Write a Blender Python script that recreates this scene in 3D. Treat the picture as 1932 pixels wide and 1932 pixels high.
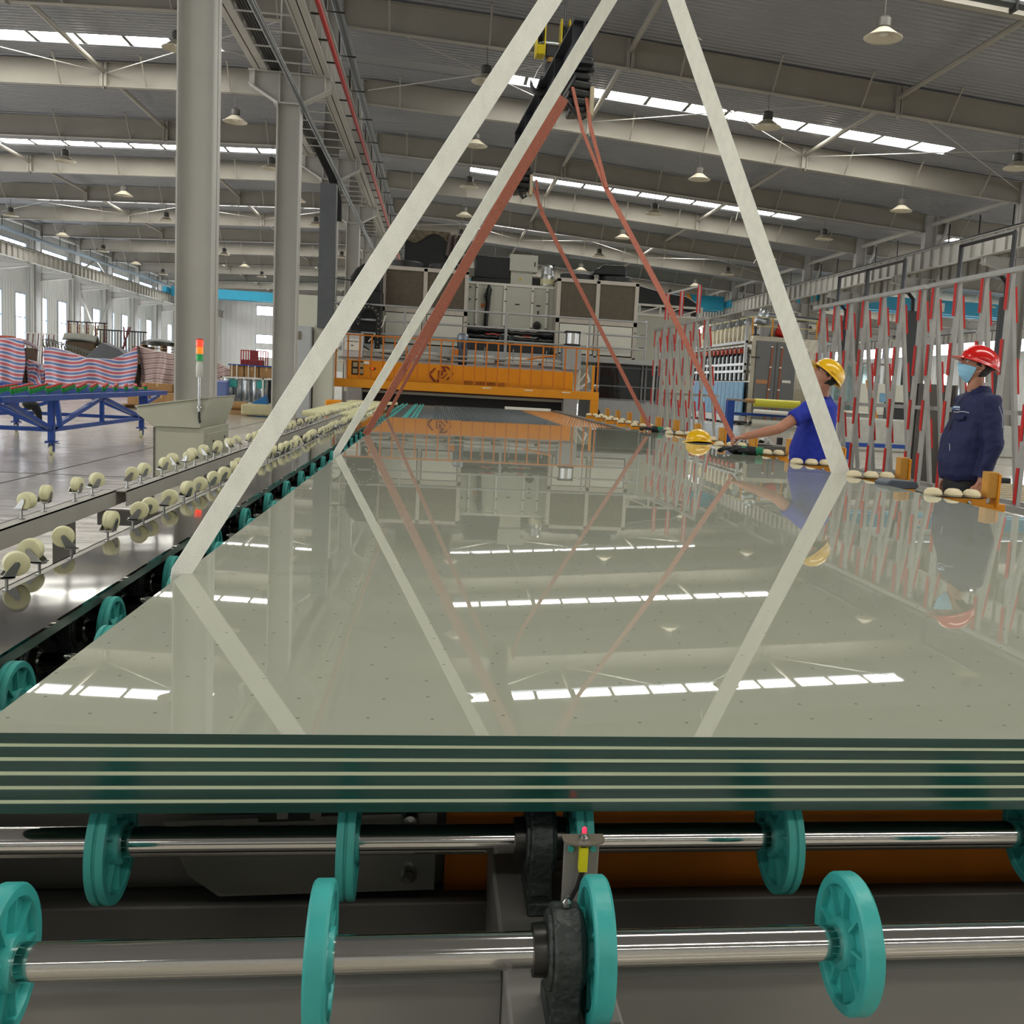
import bpy, math, random
from mathutils import Vector, Matrix, Quaternion
random.seed(7)
SC = bpy.context.scene
C = SC.collection
for o in list(bpy.data.objects): bpy.data.objects.remove(o)

# ---------------------------------------------------------------- camera
cd = bpy.data.cameras.new('camera'); cam = bpy.data.objects.new('camera', cd); C.objects.link(cam)
cd.sensor_width = 36.0; cd.lens = 1945.0 / 1932.0 * 36.0; cd.shift_x = -137.0 / 1932.0
cd.clip_start = .05; cd.clip_end = 400
rx = (0.98861027, -0.13988368, 0.05551842)     # camera right in world axes
dn = (0.03795441, -0.12523882, -0.99140037)    # camera down
fw = (0.1456338, 0.98221576, -0.11850318)      # camera forward
cam.matrix_world = Matrix(((rx[0], -dn[0], -fw[0], 0), (rx[1], -dn[1], -fw[1], 0), (rx[2], -dn[2], -fw[2], 1.36), (0, 0, 0, 1)))
SC.camera = cam
# ---------------------------------------------------------------- world, light, exposure
SKY = 3.0      # overcast daylight outside
PANE = 30.0      # daylight coming through the translucent roof sheets
WPANE = 11.0     # daylight at the wall windows
w = bpy.data.worlds.new('world'); SC.world = w; w.use_nodes = True
bg = w.node_tree.nodes['Background']; bg.inputs[0].default_value = (0.86, 0.93, 1.0, 1); bg.inputs[1].default_value = SKY
vs = SC.view_settings; vs.view_transform = 'Standard'; vs.look = 'None'; vs.gamma = 1; vs.use_curve_mapping = False
vs.exposure = -0.45

# ---------------------------------------------------------------- materials
def lin(h):
    h = h.lstrip('#'); r = []
    for i in (0, 2, 4):
        c = int(h[i:i+2], 16) / 255.0
        r.append(c / 12.92 if c <= .04045 else ((c + .055) / 1.055) ** 2.4)
    return r
MC = {}
def mat(name, hexc, rough=.5, metal=0., var=.08, sc=5., bump=0., bsc=40., emit=0., spec=.5, st=(1, 1, 1), coat=0.):
    if name in MC: return MC[name]
    m = bpy.data.materials.new(name); m.use_nodes = True; nt = m.node_tree; N = nt.nodes; L = nt.links
    b = N['Principled BSDF']; c = lin(hexc)
    tc = N.new('ShaderNodeTexCoord'); mp = N.new('ShaderNodeMapping'); mp.inputs['Scale'].default_value = st
    L.new(tc.outputs['Object'], mp.inputs[0])
    nz = N.new('ShaderNodeTexNoise'); nz.inputs['Scale'].default_value = sc; nz.inputs['Detail'].default_value = 3
    L.new(mp.outputs[0], nz.inputs['Vector'])
    rp = N.new('ShaderNodeValToRGB'); rp.color_ramp.elements[0].position = .3; rp.color_ramp.elements[1].position = .7
    rp.color_ramp.elements[0].color = [x * (1 - var) for x in c] + [1]; rp.color_ramp.elements[1].color = [min(1, x * (1 + var)) for x in c] + [1]
    L.new(nz.outputs['Fac'], rp.inputs[0]); L.new(rp.outputs[0], b.inputs['Base Color'])
    b.inputs['Roughness'].default_value = rough; b.inputs['Metallic'].default_value = metal
    b.inputs['Specular IOR Level'].default_value = spec
    if coat: b.inputs['Coat Weight'].default_value = coat; b.inputs['Coat Roughness'].default_value = .08
    if bump:
        n2 = N.new('ShaderNodeTexNoise'); n2.inputs['Scale'].default_value = bsc; L.new(mp.outputs[0], n2.inputs['Vector'])
        bp = N.new('ShaderNodeBump'); bp.inputs['Strength'].default_value = bump; bp.inputs['Distance'].default_value = .02
        L.new(n2.outputs['Fac'], bp.inputs['Height']); L.new(bp.outputs[0], b.inputs['Normal'])
    if emit:
        L.new(rp.outputs[0], b.inputs['Emission Color']); b.inputs['Emission Strength'].default_value = emit
    MC[name] = m; m['bsdf'] = 1
    return m
def bsdf(m): return m.node_tree.nodes['Principled BSDF']

# ---------------------------------------------------------------- mesh builder (world coordinates, moved into the parent's frame on build)
class MB:
    def __init__(s): s.v = []; s.f = []; s.m = []
    def add(s, vs_, fs, mi=0):
        b = len(s.v); s.v += [tuple(v) for v in vs_]; s.f += [tuple(b + i for i in f) for f in fs]; s.m += [mi] * len(fs); return s
    def box(s, x0, x1, y0, y1, z0, z1, mi=0):
        return s.add([(x0,y0,z0),(x1,y0,z0),(x1,y1,z0),(x0,y1,z0),(x0,y0,z1),(x1,y0,z1),(x1,y1,z1),(x0,y1,z1)],
                     [(0,3,2,1),(4,5,6,7),(0,1,5,4),(1,2,6,5),(2,3,7,6),(3,0,4,7)], mi)
    def bar(s, p, q, w, h, up=(0,0,1), mi=0):
        p = Vector(p); q = Vector(q); d = (q - p).normalized(); u = Vector(up)
        if abs(d.dot(u)) > .99: u = Vector((0,1,0))
        a = d.cross(u).normalized(); b = a.cross(d).normalized(); a *= w / 2; b *= h / 2
        return s.add([p-a-b,p+a-b,p+a+b,p-a+b,q-a-b,q+a-b,q+a+b,q-a+b],
                     [(0,1,2,3),(7,6,5,4),(0,4,5,1),(1,5,6,2),(2,6,7,3),(3,7,4,0)], mi)
    def tube(s, p, q, r, n=10, r2=None, cap=True, mi=0):
        return s.path([p, q], [r, r if r2 is None else r2], n, cap, mi)
    def path(s, pts, r, n=8, cap=True, mi=0):
        pts = [Vector(p) for p in pts]; k = len(pts)
        if not isinstance(r, (list, tuple)): r = [r] * k
        ts = [(pts[min(i+1,k-1)] - pts[max(i-1,0)]).normalized() for i in range(k)]
        u = Vector((0,0,1)) if abs(ts[0].z) < .9 else Vector((1,0,0))
        u = (u - ts[0] * u.dot(ts[0])).normalized(); vs_ = []
        for i in range(k):
            u = u - ts[i] * u.dot(ts[i])
            u = u.normalized() if u.length > 1e-6 else ts[i].orthogonal().normalized()
            w_ = ts[i].cross(u)
            for j in range(n):
                a = 2 * math.pi * j / n; vs_.append(pts[i] + (u * math.cos(a) + w_ * math.sin(a)) * r[i])
        fs = [(i*n+j, i*n+(j+1)%n, (i+1)*n+(j+1)%n, (i+1)*n+j) for i in range(k-1) for j in range(n)]
        if cap: fs += [tuple(range(n-1,-1,-1)), tuple((k-1)*n+j for j in range(n))]
        return s.add(vs_, fs, mi)
    def lathe(s, prof, o, ax=(0,0,1), n=20, mi=0, cap=True):
        o = Vector(o); ax = Vector(ax).normalized(); u = ax.orthogonal().normalized(); w_ = ax.cross(u); vs_ = []
        for r, h in prof:
            for j in range(n):
                a = 2 * math.pi * j / n; vs_.append(o + ax * h + (u * math.cos(a) + w_ * math.sin(a)) * r)
        k = len(prof)
        fs = [(i*n+j, i*n+(j+1)%n, (i+1)*n+(j+1)%n, (i+1)*n+j) for i in range(k-1) for j in range(n)]
        if cap: fs += [tuple(range(n-1,-1,-1)), tuple((k-1)*n+j for j in range(n))]
        return s.add(vs_, fs, mi)
    def prism(s, poly, axis, a, b, mi=0):
        k = len(poly)
        f = {'x': lambda p, t: (t, p[0], p[1]), 'y': lambda p, t: (p[0], t, p[1]), 'z': lambda p, t: (p[0], p[1], t)}[axis]
        return s.add([f(p, a) for p in poly] + [f(p, b) for p in poly],
                     [tuple(range(k-1,-1,-1)), tuple(range(k, 2*k))] + [(i,(i+1)%k,k+(i+1)%k,k+i) for i in range(k)], mi)
    def grid(s, fn, nu, nv, mi=0, closeu=False):
        vs_ = [fn(i / nu, j / nv) for j in range(nv + 1) for i in range(nu + (0 if closeu else 1))]
        W = nu if closeu else nu + 1
        fs = [(j*W+i, j*W+(i+1)%W, (j+1)*W+(i+1)%W, (j+1)*W+i) for j in range(nv) for i in range(nu)]
        return s.add(vs_, fs, mi)
    def strap(s, pts, nrm, w_, t, mi=0):
        """flat webbing: rectangle w_ x t swept along pts; nrm = direction of the flat face"""
        pts = [Vector(p) for p in pts]; k = len(pts); vs_ = []
        for i in range(k):
            d = (pts[min(i+1,k-1)] - pts[max(i-1,0)]).normalized()
            nn = Vector(nrm[i] if isinstance(nrm, list) else nrm)
            a = d.cross(nn).normalized(); b = a.cross(d).normalized()
            ww = w_[i] if isinstance(w_, (list, tuple)) else w_
            for ca, cb in ((-1,-1),(1,-1),(1,1),(-1,1)): vs_.append(pts[i] + a * ca * ww / 2 + b * cb * t / 2)
        fs = [(i*4+j, i*4+(j+1)%4, (i+1)*4+(j+1)%4, (i+1)*4+j) for i in range(k-1) for j in range(4)] + [(3,2,1,0), tuple((k-1)*4+j for j in range(4))]
        return s.add(vs_, fs, mi)
    def build(s, name, mats, parent=None, smooth=35, bevel=0, solid=0, local=False, **kw):
        off = Vector((0,0,0)); p = None if local else parent
        while p is not None: off += p.location; p = p.parent
        me = bpy.data.meshes.new(name); me.from_pydata([(v[0]-off.x, v[1]-off.y, v[2]-off.z) for v in s.v], [], s.f)
        if not isinstance(mats, (list, tuple)): mats = [mats]
        for m in mats: me.materials.append(m)
        if len(mats) > 1: me.polygons.foreach_set('material_index', s.m)
        if smooth:
            me.polygons.foreach_set('use_smooth', [True] * len(me.polygons)); me.set_sharp_from_angle(angle=math.radians(smooth))
        me.update()
        o = bpy.data.objects.new(name, me); C.objects.link(o)
        if parent is not None: o.parent = parent
        if bevel:
            b = o.modifiers.new('bevel', 'BEVEL'); b.width = bevel; b.segments = 2; b.limit_method = 'ANGLE'; b.angle_limit = math.radians(40)
        if solid:
            b = o.modifiers.new('solid', 'SOLIDIFY'); b.thickness = solid
        for k_, v_ in kw.items(): o[k_] = v_
        return o
def tag(o, label, cat, group=None):
    o['label'] = label; o['category'] = cat
    if group: o['group'] = group
    return o
def T(name, label, cat, loc=(0,0,0), group=None):
    o = bpy.data.objects.new(name, None); C.objects.link(o); o.location = loc; o.empty_display_size = .1
    return tag(o, label, cat, group)
def ST(name, mb, m, parent=None, **k):
    o = mb.build(name, m, parent, **k)
    if parent is None: o['kind'] = 'structure'
    return o
def SE(name, loc=(0,0,0)):
    o = bpy.data.objects.new(name, None); C.objects.link(o); o.location = loc; o['kind'] = 'structure'; return o
def part_copy(o, parent, loc=(0,0,0), rot=None):
    c = o.copy(); C.objects.link(c); c.parent = parent; c.location = loc
    if rot is not None: c.rotation_euler = rot
    return c
def dup(root, loc, rz=None, label=None, group=None):
    r = root.copy(); C.objects.link(r); r.location = loc
    if rz is not None: r.rotation_euler = (0, 0, rz)
    if label: r['label'] = label
    if group: r['group'] = group
    for ch in list(root.children):
        c = ch.copy(); C.objects.link(c); c.parent = r
        for g in list(ch.children):
            d = g.copy(); C.objects.link(d); d.parent = c
    return r
ORD = ['first','second','third','fourth','fifth','sixth','seventh','eighth','ninth','tenth','eleventh','twelfth','thirteenth','fourteenth','fifteenth','sixteenth','seventeenth','eighteenth','nineteenth','twentieth']
def nth(i):
    if i < 20: return ORD[i]
    tens = {2:'twenty',3:'thirty',4:'forty',5:'fifty',6:'sixty',7:'seventy',8:'eighty'}
    n = i + 1; t, u = divmod(n, 10)
    return (tens[t] + '-' + ORD[u-1]) if u else tens[t][:-1] + 'ieth'
def interp(x, P):
    if x <= P[0][0]: return P[0][1]
    for (a, b), (c, d) in zip(P, P[1:]):
        if x <= c: return b + (d - b) * (x - a) / (c - a)
    return P[-1][1]

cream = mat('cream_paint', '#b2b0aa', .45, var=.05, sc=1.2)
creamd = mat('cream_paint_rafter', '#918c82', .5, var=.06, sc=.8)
liner = mat('roof_liner', '#898a8e', .26, var=.04, sc=.3)
wallm = mat('wall_sheet', '#c9cbc9', .35, var=.05, sc=.4)
dark = mat('dark_steel', '#26272a', .45, var=.15)
black = mat('black_rubber', '#141416', .5, var=.2)
blackp = mat('black_plastic_sheet', '#121314', .35, var=.25, bump=.3, bsc=6)
steel = mat('bright_steel', '#b8b8b6', .25, 1., var=.06)
galv = mat('galvanised', '#8e9498', .4, .7, var=.1, sc=12)
chrome = mat('chrome_shaft', '#c9c6c2', .09, 1., var=.04, sc=3, st=(.3, 8, 8))
redp = mat('red_paint', '#b01712', .4, var=.1)
yel = mat('yellow_orange_paint', '#d48806', .4, var=.06, sc=3)
white = mat('white_paint', '#dedcd2', .4, var=.04)
bluep = mat('blue_paint', '#123f8e', .4, var=.12)
cranb = mat('crane_blue', '#2a93b4', .4, var=.06)
# ================================================================ hall structure
BAY = 8.6; FR = [15.4 + BAY * k for k in range(15)]; YB = 140.3
ZB = [(-30.4,10.43),(-16,11.1),(-8,11.48),(-3.4,11.55),(3,11.33),(10,10.87),(23.6,10.0),(40,9.3),(52,8.8)]
DEP = .85
def zb(x): return interp(x, ZB)
def zt(x): return zb(x) + DEP
# floor
fm = mat('epoxy_floor', '#bdb7ab', .16, var=.05, sc=.25, spec=.55)
nt = fm.node_tree; N = nt.nodes; L = nt.links
tc = [n for n in N if n.type == 'TEX_COORD'][0]
mp = N.new('ShaderNodeMapping'); mp.inputs['Scale'].default_value = (.9, 5.5, 1); L.new(tc.outputs['Object'], mp.inputs[0])
n1 = N.new('ShaderNodeTexNoise'); n1.inputs['Scale'].default_value = 1.0; n1.inputs['Detail'].default_value = 4; L.new(mp.outputs[0], n1.inputs['Vector'])
bp = N.new('ShaderNodeBump'); bp.inputs['Strength'].default_value = .22; bp.inputs['Distance'].default_value = .05
L.new(n1.outputs['Fac'], bp.inputs['Height']); L.new(bp.outputs[0], bsdf(fm).inputs['Normal'])
fl = MB(); fl.box(-31.5, 53, -42, YB + .5, -.3, 0); fl = ST('floor', fl, fm, smooth=0)
jm = mat('floor_joint', '#4b4a46', .7)
for x in (-4.62, -18.5, -11.5): MB().box(x-.012, x+.012, -5, YB, 0, .003).build('joint', jm, fl, smooth=0)
for y in (13, 25, 37, 49, 61): MB().box(-30, 52, y-.01, y+.01, 0, .003).build('joint', jm, fl, smooth=0)

# ceiling: ribbed liner sheets with slots for the roof lights
STR = [38.3 + 16.95 * k for k in range(-4, 6)]
def instrip(y):
    for a in STR:
        if a - .02 <= y <= a + 1.12: return True
    return False
XS = [-30.9,-26.2,-17,-7.9,-3.4,1.24,10.2,19.2,23.9,28,46,53]
SK = [(-26.2,-7.9),(1.24,19.2),(28,46)]
def roofz(x, y): return zt(x) + .12
ys = []; y = -42.0
while y < YB + .6:
    if y < 4: ys.append((y, 0)); y += 1.12; continue
    ys += [(y, 0), (y+.17, 0), (y+.2, .035), (y+.25, .035)]; y += .28
ys = [(a, b) for a, b in ys if not any(s_ < a < s_ + 1.1 for s_ in STR)] + [(s_ + d, 0) for s_ in STR for d in (0, 1.1)]
ys.sort()
g = MB()
for j, (yy, dz) in enumerate(ys):
    for x in XS: g.v.append((x, yy, roofz(x, yy) - dz))
W = len(XS)
for j in range(len(ys) - 1):
    ymid = (ys[j][0] + ys[j+1][0]) / 2; ins = instrip(ymid)
    for i in range(W - 1):
        xm = (XS[i] + XS[i+1]) / 2
        if ins and any(a < xm < b for a, b in SK): continue
        g.f.append((j*W+i, j*W+i+1, (j+1)*W+i+1, (j+1)*W+i)); g.m.append(0)
ceil = ST('ceiling', g, liner, smooth=0)
# roof lights
pm = mat('roof_light_pane', '#fffaf0', .6, var=.05, sc=3, emit=PANE, st=(.3, 4, 1))
fmk = mat('roof_light_bar', '#4a4a48', .5)
wn = [0]
def win(loc=(0,0,0)):
    wn[0] += 1; return SE('window_%d' % wn[0], loc)
pane0 = MB()
pane0.add([(0,0,0),(1.48,0,0),(1.48,1.1,0),(0,1.1,0)], [(0,1,2,3)]); pane0 = pane0.v
for s_ in STR:
    for (a, b) in SK:
        W_ = win((a, s_, roofz(a, s_) + .05)); n = 12; dx = (b - a) / n
        for k in range(n):
            x0 = a + dx * k + .03; x1 = a + dx * (k + 1) - .03
            MB().add([(x0, s_, roofz(x0,0)+.03),(x1, s_, roofz(x1,0)+.03),(x1, s_+1.1, roofz(x1,0)+.03),(x0, s_+1.1, roofz(x0,0)+.03)], [(0,1,2,3)]).build('pane', pm, W_, smooth=0)
            if k: MB().bar((x0-.02, s_, roofz(x0,0)), (x0-.02, s_+1.1, roofz(x0,0)), .13, .06).build('bar', fmk, W_, smooth=0)
# rafters
bays = [('left', -29.8, -3.65), ('middle', -3.15, 23.65), ('right', 24.35, 52)]
for bi, (bn, xa, xb) in enumerate(bays):
    for k, Y in enumerate(FR):
        if bn == 'right' and k < 2: continue
        st = [xa] + [p[0] for p in ZB if xa < p[0] < xb] + [xb]
        t = T('roof_rafter', 'cream steel roof rafter across the %s bay, %s from the camera' % (bn, nth(k)), 'rafter', (xa, Y, zb(xa)), 'rafters of the %s bay' % bn)
        poly = [(x, zb(x)) for x in st] + [(x, zt(x)) for x in reversed(st)]
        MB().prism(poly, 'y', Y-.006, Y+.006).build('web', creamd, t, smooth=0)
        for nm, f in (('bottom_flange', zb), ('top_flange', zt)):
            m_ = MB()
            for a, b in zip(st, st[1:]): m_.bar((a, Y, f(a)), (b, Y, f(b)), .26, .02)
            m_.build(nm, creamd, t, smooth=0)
        x = xa + (1.35 if bn == 'middle' else 1.2); i = 0
        while x < xb - .5 and k < 11:
            MB().bar((x, Y-.1, zb(x)+.02), (x, Y-.95, zt(x)+.05), .05, .05).build('fly_brace', creamd, t, smooth=0); x += 2.95; i += 1
        for x in (xa + 8.6, xa + 17.4):
            if x < xb: MB().box(x-.012, x+.012, Y-.13, Y+.13, zb(x)-.08, zt(x)).build('splice_plate', creamd, t, smooth=0)
# tie pipes along the hall
for nm, x, lb in (('roof_tie_pipe', 5.45, 'middle bay, nearer the crane rails on the left'), ('roof_tie_pipe', 14.2, 'middle bay, right-hand line'), ('roof_tie_pipe', -12.4, 'left bay, line nearer the columns'), ('roof_tie_pipe', -21.2, 'left bay, line nearer the window wall')):
    t = T(nm, 'cream tie pipes under the roof, ' + lb, 'pipe', (x, 7, zt(x)-.35), 'tie pipes under the roof')
    for k in range(-1, 14):
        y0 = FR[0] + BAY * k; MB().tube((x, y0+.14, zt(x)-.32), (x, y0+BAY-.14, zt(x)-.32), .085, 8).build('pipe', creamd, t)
        MB().box(x-.12, x+.12, y0-.13, y0-.005, zb(x), zt(x)).build('end_plate', creamd, t, smooth=0)
for x, lb in ((23.95, 'right-hand column tops'), (-29.9, 'left wall column tops')):
    t = T('eaves_strut', 'cream strut line tying the %s along the hall' % lb, 'pipe', (x, FR[1], zt(x)-.5), 'eaves struts')
    for k in range(1, 14):
        y0 = FR[k]; MB().tube((x, y0+.3, zt(x)-.45), (x, y0+BAY-.3, zt(x)-.45), .12, 8).build('pipe', cream, t)
# thin brace rods crossing under the roof
for bn, x0, ex in (('middle', 1, 5), ('left', -21.2, 3)):
    for bi_ in (2, 6):
        Y = FR[bi_]; dxs = [(-3.1, 5.45), (5.45, 14.2), (14.2, 23.6)] if bn == 'middle' else [(-12.4,-3.7), (-21.2,-12.4), (-29.3,-21.2)]
        for q, (a, b) in enumerate(dxs):
            t = T('brace_rods', 'pair of crossed thin roof brace rods, %s bay, %s panel from the columns, %s row' % (bn, nth(q), 'near' if bi_ == 2 else 'far'), 'rod', (a, Y, zt(a)-.3), 'roof brace rods')
            MB().tube((a+.1, Y+.1, zt(a)-.35), (b-.1, Y+BAY-.1, zt(b)-.35), .018, 6).build('rod', cream, t)
            MB().tube((b-.1, Y+.1, zt(b)-.38), (a+.1, Y+BAY-.1, zt(a)-.38), .018, 6).build('rod', cream, t)

# ------------------------------------------------ columns
def hcol(t, x, y, z0, z1, w_=.5, d=.4, nm='shaft'):
    m_ = MB().box(x-w_/2, x-w_/2+.022, y-d/2, y+d/2, z0, z1).box(x+w_/2-.022, x+w_/2, y-d/2, y+d/2, z0, z1).box(x-w_/2, x+w_/2, y-.01, y+.01, z0, z1)
    return m_.build(nm, cream, t, smooth=0)
def bracket(t, x, y, reach, z1=7.75, h=.62, side=0):
    a, b = (-reach if side <= 0 else 0, reach if side >= 0 else 0)
    top = [(x+a, z1), (x+b, z1)]
    pol = [(x+a, z1), (x+b, z1), (x+b, z1-.27), (x+(.25 if b else 0), z1-h), (x-(.25 if a else 0), z1-h), (x+a, z1-.27)]
    MB().prism(pol, 'y', y-.012, y+.012).build('bracket_web', cream, t, smooth=0)
    m_ = MB().box(x+a, x+b, y-.16, y+.16, z1-.015, z1+.01)
    if a: m_.bar((x+a, y, z1-.27), (x-.25, y, z1-h), .32, .02)
    if b: m_.bar((x+b, y, z1-.27), (x+.25, y, z1-h), .32, .02)
    m_.build('bracket_flange', cream, t, smooth=0)
    for q in (a+.12*(1 if a else 0), b-.12*(1 if b else 0)):
        if q: MB().box(x+q-.01, x+q+.01, y-.15, y+.15, z1-.35, z1).build('stiffener', cream, t, smooth=0)
for k, Y in enumerate(FR):
    t = T('steel_column', 'cream H-section column with double crane bracket, %s in the row left of the glass' % nth(k), 'column', (-3.4, Y, 0), 'columns left of the glass')
    hcol(t, -3.4, Y, 0.03, 7.13); hcol(t, -3.4, Y, 7.75, zb(-3.4)+.85, .42, .36, 'upper_shaft')
    MB().box(-3.62, -3.18, Y-.17, Y+.17, 7.1, 7.13).build('cap_plate', cream, t, smooth=0)
    hcol(t, -3.4, Y, 7.13, 7.75, .44, .3, 'bracket_core'); bracket(t, -3.4, Y, .86)
    MB().box(-3.75, -3.05, Y-.3, Y+.3, 0, .03).build('base_plate', cream, t, smooth=0)
for k, Y in enumerate(FR[1:]):
    t = T('steel_column', 'cream H-section column with crane bracket, %s in the right-hand row' % nth(k), 'column', (23.95, Y, 0), 'columns of the right-hand row')
    hcol(t, 23.95, Y, .03, 7.1, .62, .45); hcol(t, 23.95, Y, 7.1, zb(23.6)+.85, .6, .4, 'upper_shaft')
    bracket(t, 23.95, Y, 1.75); MB().box(23.5, 24.4, Y-.3, Y+.3, 0, .03).build('base_plate', cream, t, smooth=0)
    MB().path([(24.5, Y-.15, 7.4), (24.5, Y-.15, 9.6), (24.75, Y-.15, 10.1), (24.75, Y-.15, 10.6)], .09, 8).build('downpipe', cream, t)
for k, Y in enumerate(FR[3:]):
    t = T('wall_column', 'cream column with crane bracket on the far left window wall, %s from the near end' % nth(k), 'column', (-30.05, Y, 0), 'columns of the left wall')
    hcol(t, -30.05, Y, .03, zb(-29.8)+.8, .5, .42); bracket(t, -30.05, Y, 2.55, side=1)
# ------------------------------------------------ crane runway girders
def girder(x, lab, y0, y1, zt_=8.62, zb_=7.76, sp=.92, w_=.34, rail=True, rr=None):
    t = T('crane_runway_girder', lab, 'girder', (x, y0, zb_), 'crane runway girders')
    MB().box(x-.01, x+.01, y0, y1, zb_, zt_).build('web', cream, t, smooth=0)
    MB().box(x-w_/2, x+w_/2, y0, y1, zt_-.02, zt_).build('top_flange', cream, t, smooth=0)
    MB().box(x-w_/2+.03, x+w_/2-.03, y0, y1, zb_, zb_+.02).build('bottom_flange', cream, t, smooth=0)
    if rail: MB().box(x-.05, x+.05, y0, y1, zt_, zt_+.11).build('crane_rail', dark, t, smooth=0)
    s0 = MB().box(-w_/2+.04, w_/2-.04, -.012, .012, .02, zt_-zb_-.02).build('stiffener', cream, t, smooth=0, local=True)
    n = int((y1 - y0) / sp)
    for i in range(min(n, 290)):
        o = s0 if i == 0 else part_copy(s0, t)
        o.location = (0, .5 + i * sp, 0)
    return t
girder(-2.68, 'cream crane girder with stiffeners, right-hand one of the pair above the column row', 6, YB-.5)
girder(-4.02, 'cream crane girder, left-hand one of the pair above the column row', 6, YB-.5)
girder(22.3, 'cream crane girder with dark rail along the right side of the middle bay', 15, YB-.5)
girder(25.6, 'cream crane girder on the outer side of the right-hand column row', 15, YB-.5)
girder(-27.6, 'cream crane girder with dark rail in front of the left window wall', 30, YB-.5, zt_=8.56)
girder(50, 'cream crane girder at the far side of the right bay', 30, YB-.5)
# red conductor pipe, dark pipe, conduits, cable ladder
t = T('conductor_rail', 'red insulated conductor rail running beside the crane girder', 'rail', (-2.38, 12, 7.95))
MB().tube((-2.38, 12, 7.95), (-2.38, 100, 7.95), .05, 8).build('rail', redp, t)
for k in range(58): MB().box(-2.66, -2.36, 13+1.5*k, 13.04+1.5*k, 7.93, 7.96).build('arm', dark, t, smooth=0)
gp = mat('dark_grey_pipe', '#4e5052', .45, var=.08)
t = T('fire_main', 'dark grey pipe on black hangers high beside the first columns', 'pipe', (-2.68, 12, 10))
MB().tube((-2.68, 12, 10), (-2.68, 110, 10), .11, 10).build('pipe', gp, t)
for k in range(26):
    y = 16 + 3.4 * k
    MB().path([(-2.95, y, 10.9), (-2.95, y, 9.85), (-2.5, y, 9.85)], .025, 5).build('hanger', black, t)
t = T('sprinkler_main', 'dark grey pipe on black hangers crossing the roof at the top right', 'pipe', (2, 22.6, 10.75))
P0 = [(x, 22.4, zb(x) - .42) for x in (4, 8, 12, 16, 20, 23.5)]
MB().path(P0, .11, 10).build('pipe', gp, t)
for i in range(9):
    x = 6.1 + 2.05 * i; MB().box(x-.03, x+.03, 22.25, 22.55, zb(x)-.6, zb(x)+.1).build('hanger', black, t, smooth=0)
t = T('eaves_pipe', 'dark pipe on long black L-hangers outside the right-hand column row', 'pipe', (25.1, 24, 9.2))
MB().tube((25.1, 24, 9.1), (25.1, 110, 9.1), .1, 8).build('pipe', gp, t)
for k in range(28): MB().path([(24.7, 26+2.9*k, 10.4), (24.7, 26+2.9*k, 9.0), (25.2, 26+2.9*k, 9.0)], .04, 4).build('hanger', black, t)
t = T('conduit', 'pair of thin galvanised conduits strapped below the crane girders', 'conduit', (-3.35, 12, 7.5))
MB().tube((-3.10, 12, 7.02), (-3.10, 60, 7.04), .035, 8).build('pipe', galv, t)
MB().tube((-3.03, 12, 7.0), (-3.03, 60, 7.02), .02, 6).build('pipe', galv, t)
t = T('cable_ladder', 'ladder of thin rungs carrying black cables between the two crane girders', 'ladder', (-3.4, 12, 7.7))
for i in range(52):
    y = 13.2 + .98 * i
    if min(abs(y - f) for f in FR) < .35: continue
    MB().tube((-3.86, y, 7.72), (-2.86, y, 7.72), .018, 6).build('rung', cream, t)
for a, q in ((-3.86, 0), (-2.86, 0)): MB().box(a-.015, a+.015, 13, 62, 7.74, 7.8).build('side_rail', cream, t, smooth=0)
t = T('power_cable', 'bundle of thick black cables on the ladder, dropping to the grey trunking', 'cable', (-3.7, 12, 7.78))
for i in range(5):
    x = -3.78 + .055 * i
    MB().path([(x, 12, 7.8), (x+.02, 18, 7.8), (x, 24, 7.8), (x+.03, 30, 7.8), (x+.05, 31.4, 7.75), (-3.2+.05*i-.2, 32.0, 7.1), (-3.1+.045*i-.12, 32.2, 6.5), (-3.1+.045*i-.12, 32.3, 5.9)], .03, 6).build('cable', black, t)
MB().box(-3.28, -2.86, 28.95, 29.3, 2.6, 6.4).build('trunking', mat('trunking_grey','#4c4f52',.5), None)
tag(bpy.data.objects['trunking'], 'tall dark grey cable trunking rising from the grey cabinet beside the furnace', 'trunking')

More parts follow.
